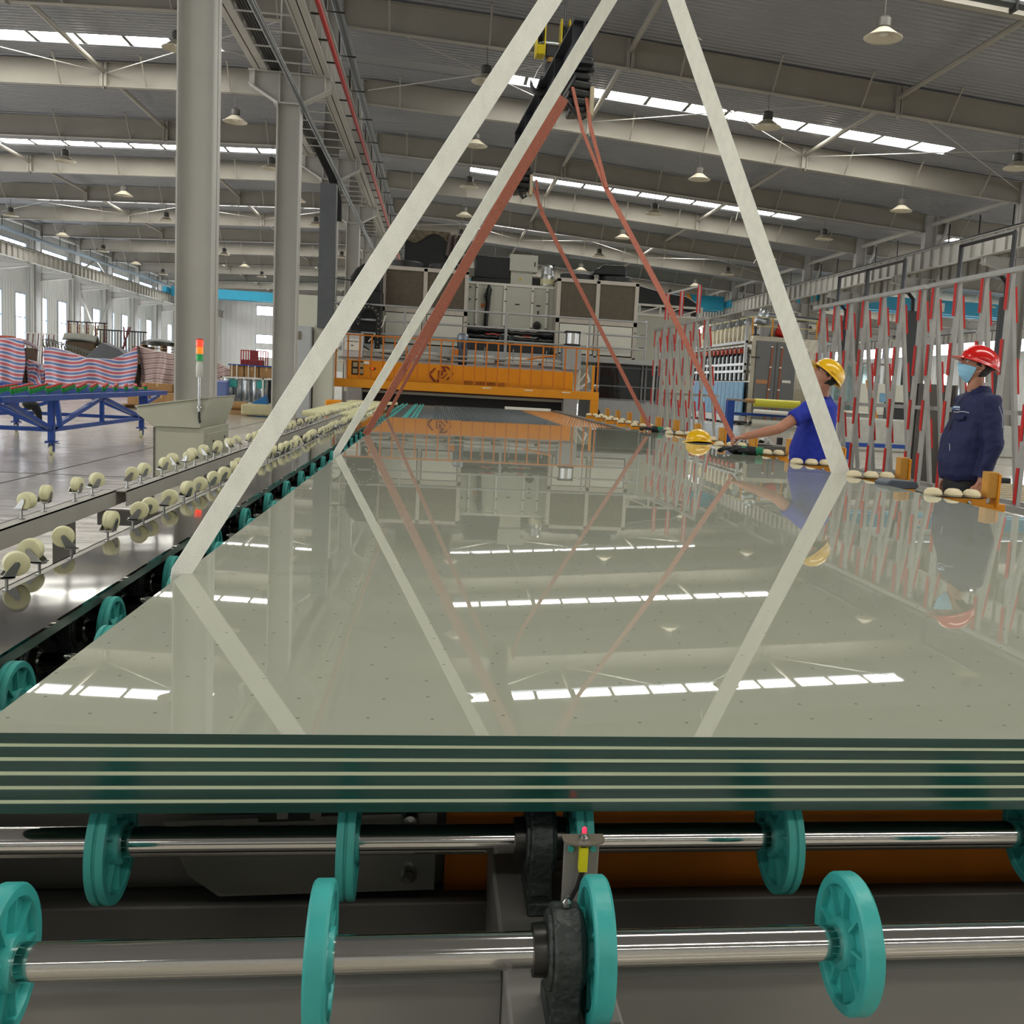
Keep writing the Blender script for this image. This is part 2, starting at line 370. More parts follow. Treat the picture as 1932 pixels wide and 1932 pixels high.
# ------------------------------------------------ walls and windows
wp = mat('window_daylight', '#f3f6fc', .5, var=.08, sc=.5, emit=WPANE)
wf = mat('window_frame_blue_grey', '#8ea0b8', .5)
def sheetwall(name, horiz, at_, a0, a1, cols, z0, z1, holes, pitch=.42, depth=.045, sgn=1, m_=None):
    """ribbed sheet wall; holes = [(a, b, zlo, zhi)]"""
    zs = sorted({z0, z1} | {h[2] for h in holes} | {h[3] for h in holes})
    aa = []; a = a0
    while a < a1: aa += [(a, 0), (a+pitch*.55, 0), (a+pitch*.68, depth), (a+pitch*.87, depth)]; a += pitch
    for h in holes: aa = [(p, d) for p, d in aa if not (h[0]-.001 < p < h[1]+.001) or True]
    for h in holes:
        for e in (h[0], h[1]):
            if not any(abs(p-e) < 1e-4 for p, d in aa): aa.append((e, 0))
    aa = sorted((p, d) for p, d in aa if a0 <= p <= a1); g = MB(); W_ = len(aa)
    for z in zs:
        for p, d in aa: g.v.append((at_ + sgn*d, p, z) if not horiz else (p, at_ - d, z))
    for j in range(len(zs) - 1):
        zm = (zs[j] + zs[j+1]) / 2
        for i in range(W_ - 1):
            am = (aa[i][0] + aa[i+1][0]) / 2
            if any(h[0] < am < h[1] and h[2] < zm < h[3] for h in holes): continue
            g.f.append((j*W_+i, j*W_+i+1, (j+1)*W_+i+1, (j+1)*W_+i)); g.m.append(0)
    return ST(name, g, m_ or wallm, smooth=0)
holes = []
for k in range(-6, 14):
    F_ = 15.4 + BAY * k
    for dy in (2.5, 6.8):
        c = F_ + dy; holes.append((c-.88, c+.88, 1.0, 6.0))
    holes.append((F_+.9, F_+BAY-.7, 8.6, 9.72))
sheetwall('wall_left', False, -30.7, -42, YB, None, 0, 11.6, holes, pitch=.5, depth=.05)
for h in holes:
    tall = h[2] < 2; n = 2 if tall else 7
    W_ = win((-30.7, h[0], h[2]))
    f = MB().box(-30.75,-30.62,h[0]-.06,h[0],h[2]-.06,h[3]+.06).box(-30.75,-30.62,h[1],h[1]+.06,h[2]-.06,h[3]+.06).box(-30.75,-30.62,h[0],h[1],h[3],h[3]+.06).box(-30.75,-30.55,h[0],h[1],h[2]-.06,h[2])
    f.build('frame', wf, W_, smooth=0)
    dy = (h[1]-h[0]) / n
    for i in range(n):
        MB().add([(-30.72,h[0]+dy*i+.03,h[2]),(-30.72,h[0]+dy*(i+1)-.03,h[2]),(-30.72,h[0]+dy*(i+1)-.03,h[3]),(-30.72,h[0]+dy*i+.03,h[3])],[(0,1,2,3)]).build('pane', wp, W_, smooth=0)
        if i: MB().box(-30.75,-30.64,h[0]+dy*i-.03,h[0]+dy*i+.03,h[2],h[3]).build('mullion', wf, W_, smooth=0)
    if tall:
        for z in (2.6, 4.3): MB().box(-30.75,-30.64,h[0],h[1],z-.03,z+.03).build('transom', wf, W_, smooth=0)
bh = []
for x0 in (-23.5, -17.8, -12, 0, 8, 16, 28, 34, 40, 46):
    for z0, z1 in ((8.5, 9.6), (4.9, 5.95), (3.1, 4.1)):
        bh.append((x0, x0+3.1, z0, z1))
sheetwall('wall_back', True, YB, -30.7, 53, None, 0, 12.4, bh, pitch=.6, m_=mat('end_wall_sheet_lit', '#ecebe6', .4, var=.04, sc=.4))  # whiter than the side walls: bright light on this wall put into its colour
for h in bh:
    W_ = win((h[0], YB, h[2]))
    MB().box(h[0]-.06,h[1]+.06,YB-.1,YB+.02,h[3],h[3]+.06).box(h[0]-.06,h[1]+.06,YB-.1,YB+.02,h[2]-.06,h[2]).box(h[0]-.06,h[0],YB-.1,YB+.02,h[2],h[3]).box(h[1],h[1]+.06,YB-.1,YB+.02,h[2],h[3]).build('frame', wf, W_, smooth=0)
    for i in range(3):
        x0 = h[0] + (h[1]-h[0])*i/3 + .03; x1 = h[0] + (h[1]-h[0])*(i+1)/3 - .03
        MB().add([(x0,YB+.01,h[2]),(x1,YB+.01,h[2]),(x1,YB+.01,h[3]),(x0,YB+.01,h[3])],[(0,1,2,3)]).build('pane', wp, W_, smooth=0)
rh = []
for k in range(-6, 14):
    F_ = 15.4 + BAY * k
    for dy in (2.15, 6.45):
        c = F_+dy; rh.append((c-.85, c+.85, 1.0, 5.0))
    rh.append((F_+.9, F_+BAY-.9, 7.0, 8.1))
sheetwall('wall_right', False, 53, -42, YB, None, 0, 9.8, rh, sgn=-1, pitch=.84)
MB().box(-31.5, 53, -42.2, -42, 0, 12.6).build('wall_rear', wallm, None, smooth=0)['kind'] = 'structure'
for h in rh:
    W_ = win((53, h[0], h[2])); n = 2 if h[2] < 2 else 6; dy = (h[1]-h[0])/n
    MB().box(52.9,53.02,h[0]-.06,h[0],h[2],h[3]).box(52.9,53.02,h[1],h[1]+.06,h[2],h[3]).box(52.9,53.02,h[0],h[1],h[3],h[3]+.06).box(52.9,53.02,h[0],h[1],h[2]-.06,h[2]).build('frame', wf, W_, smooth=0)
    for i in range(n):
        MB().add([(53.01,h[0]+dy*i+.03,h[2]),(53.01,h[0]+dy*(i+1)-.03,h[2]),(53.01,h[0]+dy*(i+1)-.03,h[3]),(53.01,h[0]+dy*i+.03,h[3])],[(0,1,2,3)]).build('pane', wp, W_, smooth=0)
# cross braces on the left wall
for k in (4, 9):
    t = T('wall_brace', 'crossed grey wall braces between two columns of the left wall, %s set' % ('near' if k == 4 else 'far'), 'brace', (-29.5, FR[k], 0), 'wall braces')
    MB().bar((-29.9, FR[k]+.2, 7.3), (-29.9, FR[k+1]-.2, .3), .14, .14).build('brace', cream, t, smooth=0)
    MB().bar((-29.9, FR[k]+.2, .3), (-29.9, FR[k+1]-.2, 7.3), .14, .14).build('brace', cream, t, smooth=0)
    MB().bar((-29.9, FR[k]+.2, 8.7), (-29.9, FR[k]+BAY/2, 10.2), .12, .12).build('brace', cream, t, smooth=0)
    MB().bar((-29.9, FR[k+1]-.2, 8.7), (-29.9, FR[k]+BAY/2, 10.2), .12, .12).build('brace', cream, t, smooth=0)
t = T('wall_pipe', 'pale blue-grey pipe hung along the eaves of the left window wall', 'pipe', (-28.6, 30, 9.75))
MB().tube((-28.6, 30, 9.75), (-28.6, YB-1, 9.75), .13, 8).build('pipe', mat('blue_grey_pipe','#7f92a4',.4), t)
for k in range(30): MB().box(-28.62, -28.58, 32+3.5*k, 32.05+3.5*k, 9.8, 10.5).build('hanger', dark, t, smooth=0)
# pendant lamps
lampw = mat('lamp_shade', '#c9c1ae', .35, var=.05); lampd = mat('lamp_housing', '#4c4a46', .4)
L0 = T('pendant_lamp', 'x', 'lamp', (0,0,0))
MB().lathe([(.44,-.02),(.45,0),(.36,.05),(.2,.17),(.13,.22),(.0,.22)], (0,0,0), n=20, cap=False).build('shade', lampw, L0, solid=.008)
MB().lathe([(.13,.2),(.17,.24),(.17,.42),(.12,.47),(.03,.5)], (0,0,0), n=14).build('housing', lampd, L0)
MB().tube((0,0,.5),(0,0,1.0),.012,5).build('rod', lampd, L0)
MB().lathe([(.1,.06),(.1,.1)], (0,0,0), n=12).build('bulb_cover', white, L0)
first = True
for bn, xs in (('left', (-25.4, -16.6, -7.8)), ('middle', (1.1, 9.95, 18.5)), ('right', (28, 37, 46))):
    for k, Y in enumerate(FR):
        if bn == 'right' and k < 3: continue
        if k > 11: continue
        for i, x in enumerate(xs):
            y = Y
            if first: o = L0; first = False; o.location = (x, y, zb(x)-1.02)
            else: o = dup(L0, (x, y, zb(x)-1.02))
            o['label'] = 'bell-shaped pendant lamp hanging from the %s rafter of the %s bay, %s across' % (nth(k), bn, ('left', 'centre', 'right')[i]); o['group'] = 'pendant lamps under the roof'
# bridge cranes
def crane(lab, x0, x1, y, z0, z1, txt=None):
    t = T('bridge_crane', lab, 'crane', (x0, y, z0), 'blue bridge cranes')
    for d in (0, 1.6): MB().box(x0+.4, x1-.4, y+d-.25, y+d+.25, z0, z1).build('main_girder', cranb, t, bevel=.02)
    for x in (x0, x1): MB().box(x-.2, x+.2, y-1.2, y+2.8, z0+.25, z0+.8).build('end_carriage', cranb, t, bevel=.02)
    return t
crane('bright blue bridge crane spanning the far left bay', -27.6, -4.02, 112, 8.45, 9.4)
c2 = crane('blue bridge crane above the furnace with black and yellow stripes at its end', -2.68, 22.3, 80, 8.0, 9.1)
for x in (18.3, 18.9): MB().bar((x, 79.7, 9.08), (x+.75, 79.7, 8.02), .28, .03, up=(0,1,0)).build('warning_stripe', yel, c2, smooth=0)
c3 = crane('bright blue bridge crane in the right bay behind the red and grey rack', 25.6, 50, 70, 8.0, 8.95)
MB().box(34.05, 35.15, 69.7, 69.74, 8.15, 8.75).build('sign_plate', white, c3, smooth=0)
def text(s_, name, m_, parent, loc, rot, size, ext=.002, al='CENTER', sx=1.):
    cu = bpy.data.curves.new(name, 'FONT'); cu.body = s_; cu.size = size; cu.extrude = ext; cu.align_x = al; cu.align_y = 'CENTER'
    tmp = bpy.data.objects.new('tmp', cu); C.objects.link(tmp); dg = bpy.context.evaluated_depsgraph_get()
    me = bpy.data.meshes.new_from_object(tmp.evaluated_get(dg)); bpy.data.objects.remove(tmp); bpy.data.curves.remove(cu)
    me.materials.clear(); me.materials.append(m_)
    o = bpy.data.objects.new(name, me); C.objects.link(o)
    off = Vector((0,0,0)); p = parent
    while p is not None: off += p.location; p = p.parent
    o.parent = parent; o.location = Vector(loc) - off; o.rotation_euler = rot; o.scale = (sx, 1, 1)
    return o
text('5 t', 'lettering', redp, c3, (34.6, 69.68, 8.45), (math.pi/2, 0, 0), .6)
# ================================================================ glass stack
glt = mat('glass_top', '#a5a898', .012, var=.03, sc=1.5, spec=.62)
N = glt.node_tree.nodes; L = glt.node_tree.links
# small grey separator dots seen through the sheet
tcn = [n for n in N if n.type == 'TEX_COORD'][0]
vo = N.new('ShaderNodeTexVoronoi'); vo.voronoi_dimensions = '2D'; vo.inputs['Scale'].default_value = 9.; vo.inputs['Randomness'].default_value = .35
L.new(tcn.outputs['Object'], vo.inputs['Vector'])
mth = N.new('ShaderNodeMath'); mth.operation = 'LESS_THAN'; mth.inputs[1].default_value = .028; L.new(vo.outputs['Distance'], mth.inputs[0])
mx = N.new('ShaderNodeMixRGB'); rp_ = [n for n in N if n.type == 'VALTORGB'][0]; L.new(mth.outputs[0], mx.inputs[0]); L.new(rp_.outputs[0], mx.inputs[1])
mx.inputs[2].default_value = lin('#72786c') + [1]; L.new(mx.outputs[0], bsdf(glt).inputs['Base Color'])
gle = mat('glass_edge', '#173f38', .18, var=.25, sc=2., spec=.6, st=(1, 1, 30))
inter = mat('interleaf_foam', '#c3ccac', .6, var=.08)
GX0, GX1, GY0, GY1 = -.665, 3.19, 1.60, 15.15
LBL = ['top', 'second', 'third', 'fourth', 'fifth', 'bottom']
z = .80; tg, ts = .0168, .00545
for i in range(6):
    dx = random.uniform(-.006, .006); dy = random.uniform(0, .004) if i else 0
    m_ = MB().box(GX0+dx, GX1+dx, GY0+dy, GY1, z-tg, z); m_.m = [0 if k == 1 else 1 for k in range(6)]
    o = m_.build('glass_sheet', [glt, gle], None, smooth=0, bevel=.0008)
    tag(o, ('uppermost reflective sheet of the green-edged glass stack' if i == 0 else '%s sheet counted down the green-edged stack of glass' % LBL[i] if i < 5 else 'bottom sheet of the glass stack, lying on the turquoise rollers'), 'glass', 'stacked glass sheets')
    z -= tg
    if i < 5:
        o = MB().box(GX0+.003, GX1-.003, GY0+.0015, GY1-.01, z-ts, z).build('interleaf_sheet', inter, None, smooth=0)
        tag(o, 'pale green interleaf line between the %s and %s glass sheets' % (LBL[i], LBL[i+1]), 'interleaf', 'interleaves in the glass stack')
        z -= ts
GB = z   # underside of the stack = top of the rollers
# ================================================================ roller conveyor under the glass
teal = mat('turquoise_wheel', '#38a39e', .42, var=.14, sc=9, bump=.12, bsc=30)
tealw = mat('turquoise_wheel_worn', '#36968f', .55, var=.22, sc=6, bump=.25, bsc=20)
iron = mat('cast_iron_housing', '#2b302e', .5, var=.2, sc=20, bump=.5, bsc=45)
grey = mat('grey_frame_paint', '#7e7b76', .5, var=.1, sc=3)
greyd = mat('grey_frame_dark', '#57544f', .55, var=.12, sc=3)
oran = mat('orange_cross_beam', '#c06a08', .4, var=.08)
RH = .1; ZC = GB - RH
def wheel_mesh(groove):
    m_ = MB(); hw = .0145
    if groove: m_.lathe([(.086,-hw),(.0985,-hw),(RH,-hw+.003),(RH,-.003),(.0965,-.0015),(.0965,.0015),(RH,.003),(RH,hw-.003),(.0985,hw),(.086,hw),(.083,hw-.003),(.083,-hw+.003),(.086,-hw)], (0,0,0), (1,0,0), 40, cap=False)
    else: m_.lathe([(.083,-hw),(.0965,-hw),(RH,-hw+.004),(RH,hw-.004),(.0965,hw),(.083,hw),(.081,hw-.003),(.081,-hw+.003),(.083,-hw)], (0,0,0), (1,0,0), 40, cap=False)
    m_.lathe([(.082,-.003),(.082,.003)], (0,0,0), (1,0,0), 32)
    m_.lathe([(.026,-.018),(.036,-.018),(.038,-.014),(.038,.014),(.036,.018),(.026,.018)], (0,0,0), (1,0,0), 24)
    for k in range(9):
        a = 2 * math.pi * k / 9 + .2; c, s_ = math.cos(a), math.sin(a)
        m_.bar((0, c*.034, s_*.034), (0, c*.084, s_*.084), .0045 if True else 0, .024, up=(1,0,0))
    return m_
wA = wheel_mesh(False).build('wheel', teal, None); wB = wheel_mesh(True).build('wheel', tealw, None)
# centre pillow block bearing, one template
def housing():
    m_ = MB()
    m_.prism([(-.045,-.072),(.045,-.072),(.045,-.085),(.07,-.085),(.07,-.11),(-.07,-.11),(-.07,-.085),(-.045,-.085)], 'x', -.022, .022)
    pr_ = [(math.cos(a)*.064, math.sin(a)*.064) for a in [R_ * math.pi / 12 for R_ in range(-2, 15)]]
    m_.prism([(.05,-.085)] + pr_ + [(-.05,-.085)], 'x', -.02, .02)
    m_.lathe([(.055,-.026),(.055,.026)], (0,0,0), (1,0,0), 24)
    return m_
hA = housing().build('bearing_housing', iron, None, bevel=.004)
cA = MB().lathe([(.026,-.045),(.036,-.045),(.037,-.03),(.037,.03),(.036,.045),(.026,.045)], (0,0,0), (1,0,0), 24).build('collar', mat('collar_steel','#4a4946',.3,.9), None)
shp = MB().tube((-1.05,0,0), (3.32,0,0), .0255, 28).build('shaft', chrome, None)
nip = MB().lathe([(.004,0),(.007,.002),(.007,.008),(.003,.012),(.0045,.016)], (0,0,.063), n=10).build('grease_nipple', steel, None)
used = set()
def place(o, parent, loc, first=True):
    if o.name not in used: used.add(o.name); o.parent = parent; o.location = loc; return o
    return part_copy(o, parent, loc)
NR = 38
for k in range(NR):
    Y = 1.36 + .36 * k
    w_ = 'nearest roller, fully in front of the glass stack' if k == 0 else 'second roller, just under the front edge of the glass' if k == 1 else 'shaft and turquoise wheels under the glass, %s roller from the front' % nth(k)
    t = T('conveyor_roller', ('chrome shaft with turquoise wheels, ' if k < 2 else 'chrome ') + w_, 'roller', (0, Y, ZC), 'rollers of the glass conveyor')
    place(shp, t, (0,0,0))
    xs = [-.93 if k % 2 else -.835] + ([-.505,-.12,.275,.645] if k % 2 else [-.535,-.128,.252,.63]) + [(1.06 if k % 2 == 0 else 1.155) + .39*i for i in range(6)]
    for x in xs:
        o = place(wB if k else wA, t, (x, 0, 0)); o.rotation_euler = (random.random() * 6, 0, 0)
    if k < 10:
        for o_ in (hA, cA, nip): place(o_, t, (.207, 0, 0))
    for o_ in (hA, cA): part_copy(o_, t, (-1.045, 0, 0))
# frame of the conveyor
f = T('roller_conveyor', 'grey steel conveyor base carrying the turquoise rollers', 'conveyor', (0, 1.2, 0))
zt_ = ZC - .11
MB().box(.135, .30, 1.0, 15.4, .2, zt_).build('centre_beam', grey, f, bevel=.006)
MB().box(-1.14, -.98, 1.0, 15.4, .3, zt_).build('side_beam', black, f, bevel=.004)
MB().box(3.24, 3.40, 1.0, 15.4, .3, zt_).build('side_beam', grey, f, bevel=.004)
MB().box(-1.155, -1.14, 1.0, 15.4, .3, .665).build('side_plate', mat('black_side_plate','#1a1a1b',.5), f, smooth=0)
for i in range(9): MB().box(-1.0, 3.25, 1.93+1.7*i, 2.05+1.7*i, .17, .345).build('cross_beam', greyd, f, bevel=.004)
MB().prism([(1.5,.10),(1.5,.44),(1.53,.455),(1.62,.455),(1.62,.44),(1.55,.43),(1.55,.10)], 'x', -.98, .135).build('front_channel', grey, f, bevel=.003)
MB().prism([(1.5,.10),(1.5,.44),(1.53,.455),(1.62,.455),(1.62,.44),(1.55,.43),(1.55,.10)], 'x', .30, 3.24).build('front_channel', grey, f, bevel=.003)
MB().box(.05, 1.9, 1.98, 2.04, .345, .55).box(1.9, 3.24, 1.98, 2.04, .345, .55).build('orange_cross_beam', oran, f, smooth=0)
# slotted bracket plate with bolts, at the left
m_ = MB().prism([(-.47,.525),(.03,.54),(.03,.385),(-.37,.378),(-.425,.42)], 'y', 1.905, 1.925); m_.build('bracket_plate', mat('bare_plate','#8b8982',.4,.5,bump=.2,bsc=8), f, smooth=0)
sl = MB(); sl.prism([(-.30+.0,.525),(-.30,.548),(-.2,.552),(-.185,.540),(-.2,.528)], 'y', 1.9, 1.906); sl.build('slot', black, f, smooth=0)
for x, z_ in ((-.02,.42),(-.02,.53)): MB().lathe([(.017,0),(.017,.012),(.012,.02),(.0,.021)], (x, 1.905, z_), (0,-1,0), 12).build('bolt', steel, f)
MB().box(-.265,-.245,1.89,1.905,.535,.6).box(-.205,-.185,1.89,1.905,.535,.6).build('bracket_tab', grey, f, smooth=0)
MB().box(-1.0, .13, 2.0, 2.05, .35, .6).build('rear_plate', greyd, f, smooth=0)
for x, y in ((-1.06,1.3),(-1.06,6),(-1.06,11),(3.3,1.3),(3.3,6),(3.3,11),(.22,1.3),(.22,6),(.22,11)):
    MB().box(x-.06,x+.06,y-.06,y+.06,0,.3).build('leg', greyd, f, bevel=.004)
# small gear motor seen below, behind the front roller
gm = T('gear_unit', 'small silver gear coupling seen below the front roller left of the bearing', 'gear', (.07, 1.75, .3))
MB().lathe([(.02,0),(.026,.004),(.026,.03),(.02,.034)], (.03, 1.72, .345), (1,.2,0), 16).build('coupling', steel, gm)
MB().box(.06,.12,1.70,1.76,.30,.375).build('block', mat('olive_block','#5c5b45',.5), gm, bevel=.004)
MB().box(-.01,.125,1.72,1.78,.25,.30).build('base', dark, gm, bevel=.003)
# photo sensor on its bracket
se = T('light_sensor', 'small sensor glowing red on a grey bracket beside the centre bearing', 'sensor', (.255, 1.53, .3))
MB().box(.226,.283,1.545,1.549,.30,.655).build('bracket', grey, se, bevel=.002)
MB().prism([(.222,1.549),(.288,1.549),(.288,1.53)] + [(.255+.033*math.cos(a), 1.528-.018*math.sin(a)) for a in [math.pi*k/8 for k in range(9)]] + [(.222,1.53)], 'z', .654, .657).build('tab', mat('tab_brown','#6d665a',.4), se, smooth=0)
MB().lathe([(.009,0),(.009,.004),(.006,.005),(.006,.012)], (.255,1.53,.657), n=12).build('nut', steel, se)
MB().lathe([(.0035,.0),(.0035,.006),(0,.009)], (.255,1.53,.669), n=10).build('red_led', mat('led_red','#ff1a30',.3,emit=6), se)
MB().tube((.255,1.53,.653),(.255,1.532,.6),.005,8).build('sensor_body', black, se)
MB().box(.249,.262,1.524,1.54,.605,.645).build('yellow_label', mat('label_yellow','#d6cf12',.5), se, smooth=0)
for x in (.237,.273): MB().lathe([(.005,0),(.005,.004)], (x,1.545,.635), (0,-1,0), 10).build('screw', teal, se)
MB().path([(.255,1.532,.6),(.25,1.536,.575),(.24,1.54,.55),(.225,1.542,.52),(.22,1.545,.4)], .004, 6).build('cable', black, se)
# ================================================================ polished tray beside the conveyor
trm = mat('polished_tray', '#55534f', .06, 1., var=.05, sc=2, bump=.09, bsc=1.7)
t = T('metal_tray', 'long polished dark metal cover strip between the casters and the turquoise wheels', 'tray', (-1.08, 2, .69))
yy = 1.0
for i, y1 in enumerate((5.2, 9.4, 13.6, 17.8, 22, 26.5)):
    MB().box(-1.205, -.955, yy, y1-.004, .682, .69).build('sheet', trm, t, smooth=0); yy = y1
MB().box(-.965, -.957, 1.0, 26.5, .655, .682).build('lip', mat('tray_lip','#5c6f66',.35,.6), t, smooth=0)
MB().box(-1.20,-1.19,1.0,26.5,.66,.682).build('lip', galv, t, smooth=0)
# ================================================================ caster rails
wcr = mat('cream_nylon', '#d6d2a8', .4, var=.06, sc=30)
def caster_template():
    b = MB()
    b.lathe([(.022,.012),(.024,.014),(.024,.018),(.01,.02)], (0,0,0), n=14)
    b.tube((0,0,-.028),(0,0,.012),.005,8); b.lathe([(.013,-.03),(.013,-.022)], (0,0,0), n=6)
    for s_ in (-1, 1): b.prism([(-.02,.016),(.018,.016),(.034,.055),(.03,.064),(.02,.064)], 'x', s_*.0245-.0015, s_*.0245+.0015)
    b.prism([(-.02,.016),(.02,.016),(.02,.021),(-.02,.021)], 'x', -.026, .026)
    b.tube((-.027,.026,.056),(.027,.026,.056),.006,8)
    cas = b.build('caster', steel, None)
    wh = MB().lathe([(.012,-.0205),(.03,-.021),(.036,-.018),(.0375,-.008),(.0375,-.002),(.0365,0),(.0375,.002),(.0375,.008),(.036,.018),(.03,.021),(.012,.0205)], (0,.026,.056), (1,0,0), 24).build('wheel', wcr, cas)
    return cas, wh
CAS, CWH = caster_template(); cas_used = [False]
def add_caster(parent, loc, yaw):
    if not cas_used[0]: o = CAS; cas_used[0] = True; o.parent = parent; o.location = loc
    else:
        o = part_copy(CAS, parent, loc); wo = CWH.copy(); C.objects.link(wo); wo.parent = o
    o.rotation_euler = (0, 0, yaw)
railm = mat('rail_paint', '#a5a29b', .5, var=.06)
def caster_rail(x, y0, y1, lab, ys_, zt_=.655, dk=False):
    t = T('caster_rail', lab, 'conveyor rail', (x, y0, zt_), 'caster rails beside the tray')
    r = MB().box(x-.035, x+.035, y0, y1, zt_-.006, zt_).box(x-.035, x-.029, y0, y1, zt_-.085, zt_).box(x+.029, x+.035, y0, y1, zt_-.085, zt_)
    r.build('rail', railm, t, smooth=0)
    for y in ys_: add_caster(t, (0, y-y0, .03), random.uniform(-1.9, 1.9))
    y = y0 + .5
    while y < y1:
        MB().box(x-.04, x+.04, y-.04, y+.04, 0, zt_-.085).build('post', greyd, t, smooth=0)
        y += 2.6
    return t
oy = [3.1,3.5,3.95,4.36,4.78,5.04,5.45,5.72]; oy2 = [6.13,6.4,6.87,7.24,7.5,7.78,8.18,8.44,8.72,9.09,9.5]
iy = [2.2,2.55,2.9,3.27,3.53,3.83,4.24,4.58,4.74,5.09,5.48,5.73,6.08,6.38,6.8]
y = 9.9
while y < 16.3: oy2.append(y); y += random.uniform(.28, .4)
oy3 = []; y = 16.7
while y < 26: oy3.append(y); y += random.uniform(.3, .38)
y = 7.1
while y < 26: iy.append(y); y += random.uniform(.28, .36)
caster_rail(-1.78, 2.2, 6.02, 'outer grey rail of cream swivel casters, nearest length with the open end', oy)
caster_rail(-1.72, 6.0, 16.5, 'outer grey rail of cream swivel casters, long middle length passing the console', oy2)
caster_rail(-1.72, 16.55, 26.3, 'outer grey rail of cream swivel casters, far length by the furnace', oy3)
caster_rail(-1.262, 1.6, 26.3, 'inner grey rail of cream swivel casters right beside the metal tray', iy)
t = T('rail_cross_frame', 'dark grey cross members joining the caster rails low beside the tray', 'frame', (-1.5, 2, .4))
for i in range(10):
    y = 3.3 + 2.6 * i; MB().box(-1.8, -1.18, y-.035, y+.035, .48, .56).build('cross_member', greyd, t, smooth=0)
    MB().tube((-1.8, y+.7, .35), (-1.2, y+.7, .35), .012, 6).build('tie_rod', dark, t)
# ================================================================ rollers between glass and furnace
dkr = mat('dark_roller', '#3a4142', .45, var=.2); wrap = mat('roller_wrap', '#3d4648', .5); orr = mat('orange_roller', '#b07026', .5)
k2 = 0; prof = []
for i in range(64):
    h = i * .06; prof += [(.02, h), (.046, h+.008), (.046, h+.036), (.02, h+.044)]
rl = MB().lathe(prof[:160], (-.05,0,0), (1,0,0), 10, cap=False).build('roller_sleeve', [wrap], None, smooth=0)
rl2 = MB().lathe(prof[:80], (2.38,0,0), (1,0,0), 10, cap=False).build('orange_sleeve', [orr], None, smooth=0)
Y = 15.5
while Y < 29.9:
    t = T('feed_roller', 'dark ribbed feed roller between glass and furnace, %s from the glass' % nth(k2), 'roller', (0, Y, .62), 'feed rollers before the furnace')
    MB().tube((-1.0,Y,.62),(3.7,Y,.62),.022,8).build('shaft', steel, t)
    place(rl, t, (0,0,0)); place(rl2, t, (0,0,0))
    for x in ((-.93,-.6,-.45) if k2 % 2 else (-.83,-.55,-.38)): part_copy(wB, t, (x, 0, -.04))
    if k2 > 8:
        for x in (-2.4, -1.95, -1.5): MB().tube((x,Y,.64),(x+.4,Y,.64),.05,10).build('cream_sleeve', wcr, t)
    k2 += 1; Y += .42
# ================================================================ right-hand edge: yellow brackets, stop blocks, cream domes
yb = mat('amber_block', '#b9822a', .5, var=.15, sc=8, bump=.2)
slate = mat('slate_pad', '#4b525c', .55, var=.15)
domem = mat('cream_dome', '#cdbf9c', .5, var=.06)
t0 = T('stop_bracket', 'x', 'stop', (0,0,0))
MB().box(-.2,.22,-.03,.03,-.10,-.035).box(.2,.36,-.028,.028,-.13,-.07).build('bracket', yel, t0, bevel=.003)
MB().box(-.19,.2,-.045,.045,-.035,-.03).build('black_strip', black, t0, smooth=0)
MB().box(.285,.30,-.05,.05,-.09,.13).build('upright', yel, t0, bevel=.002)
MB().box(.215,.285,-.04,.045,-.03,.14).build('block', yb, t0, bevel=.004)
for x in (-.14,.0,.13): MB().lathe([(.055,-.03),(.06,-.018),(.052,.004),(.033,.018),(0,.022)], (x,0,0), n=16, cap=False).build('roller_dome', domem, t0)
for x in (-.03,.1): MB().lathe([(.015,0),(.015,.01),(.01,.016),(0,.017)], (x,-.03,-.065), (0,-1,0), 10).build('bolt', steel, t0)
yls = [6.30 + 1.3 * i for i in range(-1, 13)]
for i, y in enumerate(yls):
    o = t0 if i == 0 else dup(t0, (3.42, y, .79))
    o.location = (3.36, y, .828)
    o['label'] = 'yellow bracket with amber stop block and cream domes, %s along the right glass edge' % nth(i); o['group'] = 'stop brackets on the right edge'
sb = T('right_side_beam', 'grey beam carrying the yellow brackets along the right of the glass', 'beam', (3.46, 3, .5))
MB().box(3.30, 3.50, 3.0, 30, .52, .69).build('beam', greyd, sb, smooth=0)
for i in range(11): MB().box(3.36,3.46,3.6+2.5*i,3.7+2.5*i,0,.52).build('post', greyd, sb, smooth=0)
for i,(y) in enumerate((6.95, 10.75, 14.5)):
    o = MB().prism([(-.12,-.02),(.12,-.02),(.14,.0),(.12,.035),(-.09,.045),(-.13,.02)], 'y', -.07, .09).build('edge_pad', slate, None, bevel=.008, local=True); o.location = (3.27, y, .80); o.rotation_euler = (0,0,.15)
    tag(o, 'dark slate rubber pad on the right glass edge, %s' % ('nearest the navy-jacketed man','beside the black gloves','near the far corner')[i], 'pad', 'rubber pads on the glass edge')
o = MB().box(1.9, 3.2, 29.2, 29.35, .66, .74).build('white_bar', white, None, bevel=.01); tag(o, 'white bar lying before the right foot of the yellow gate', 'bar')
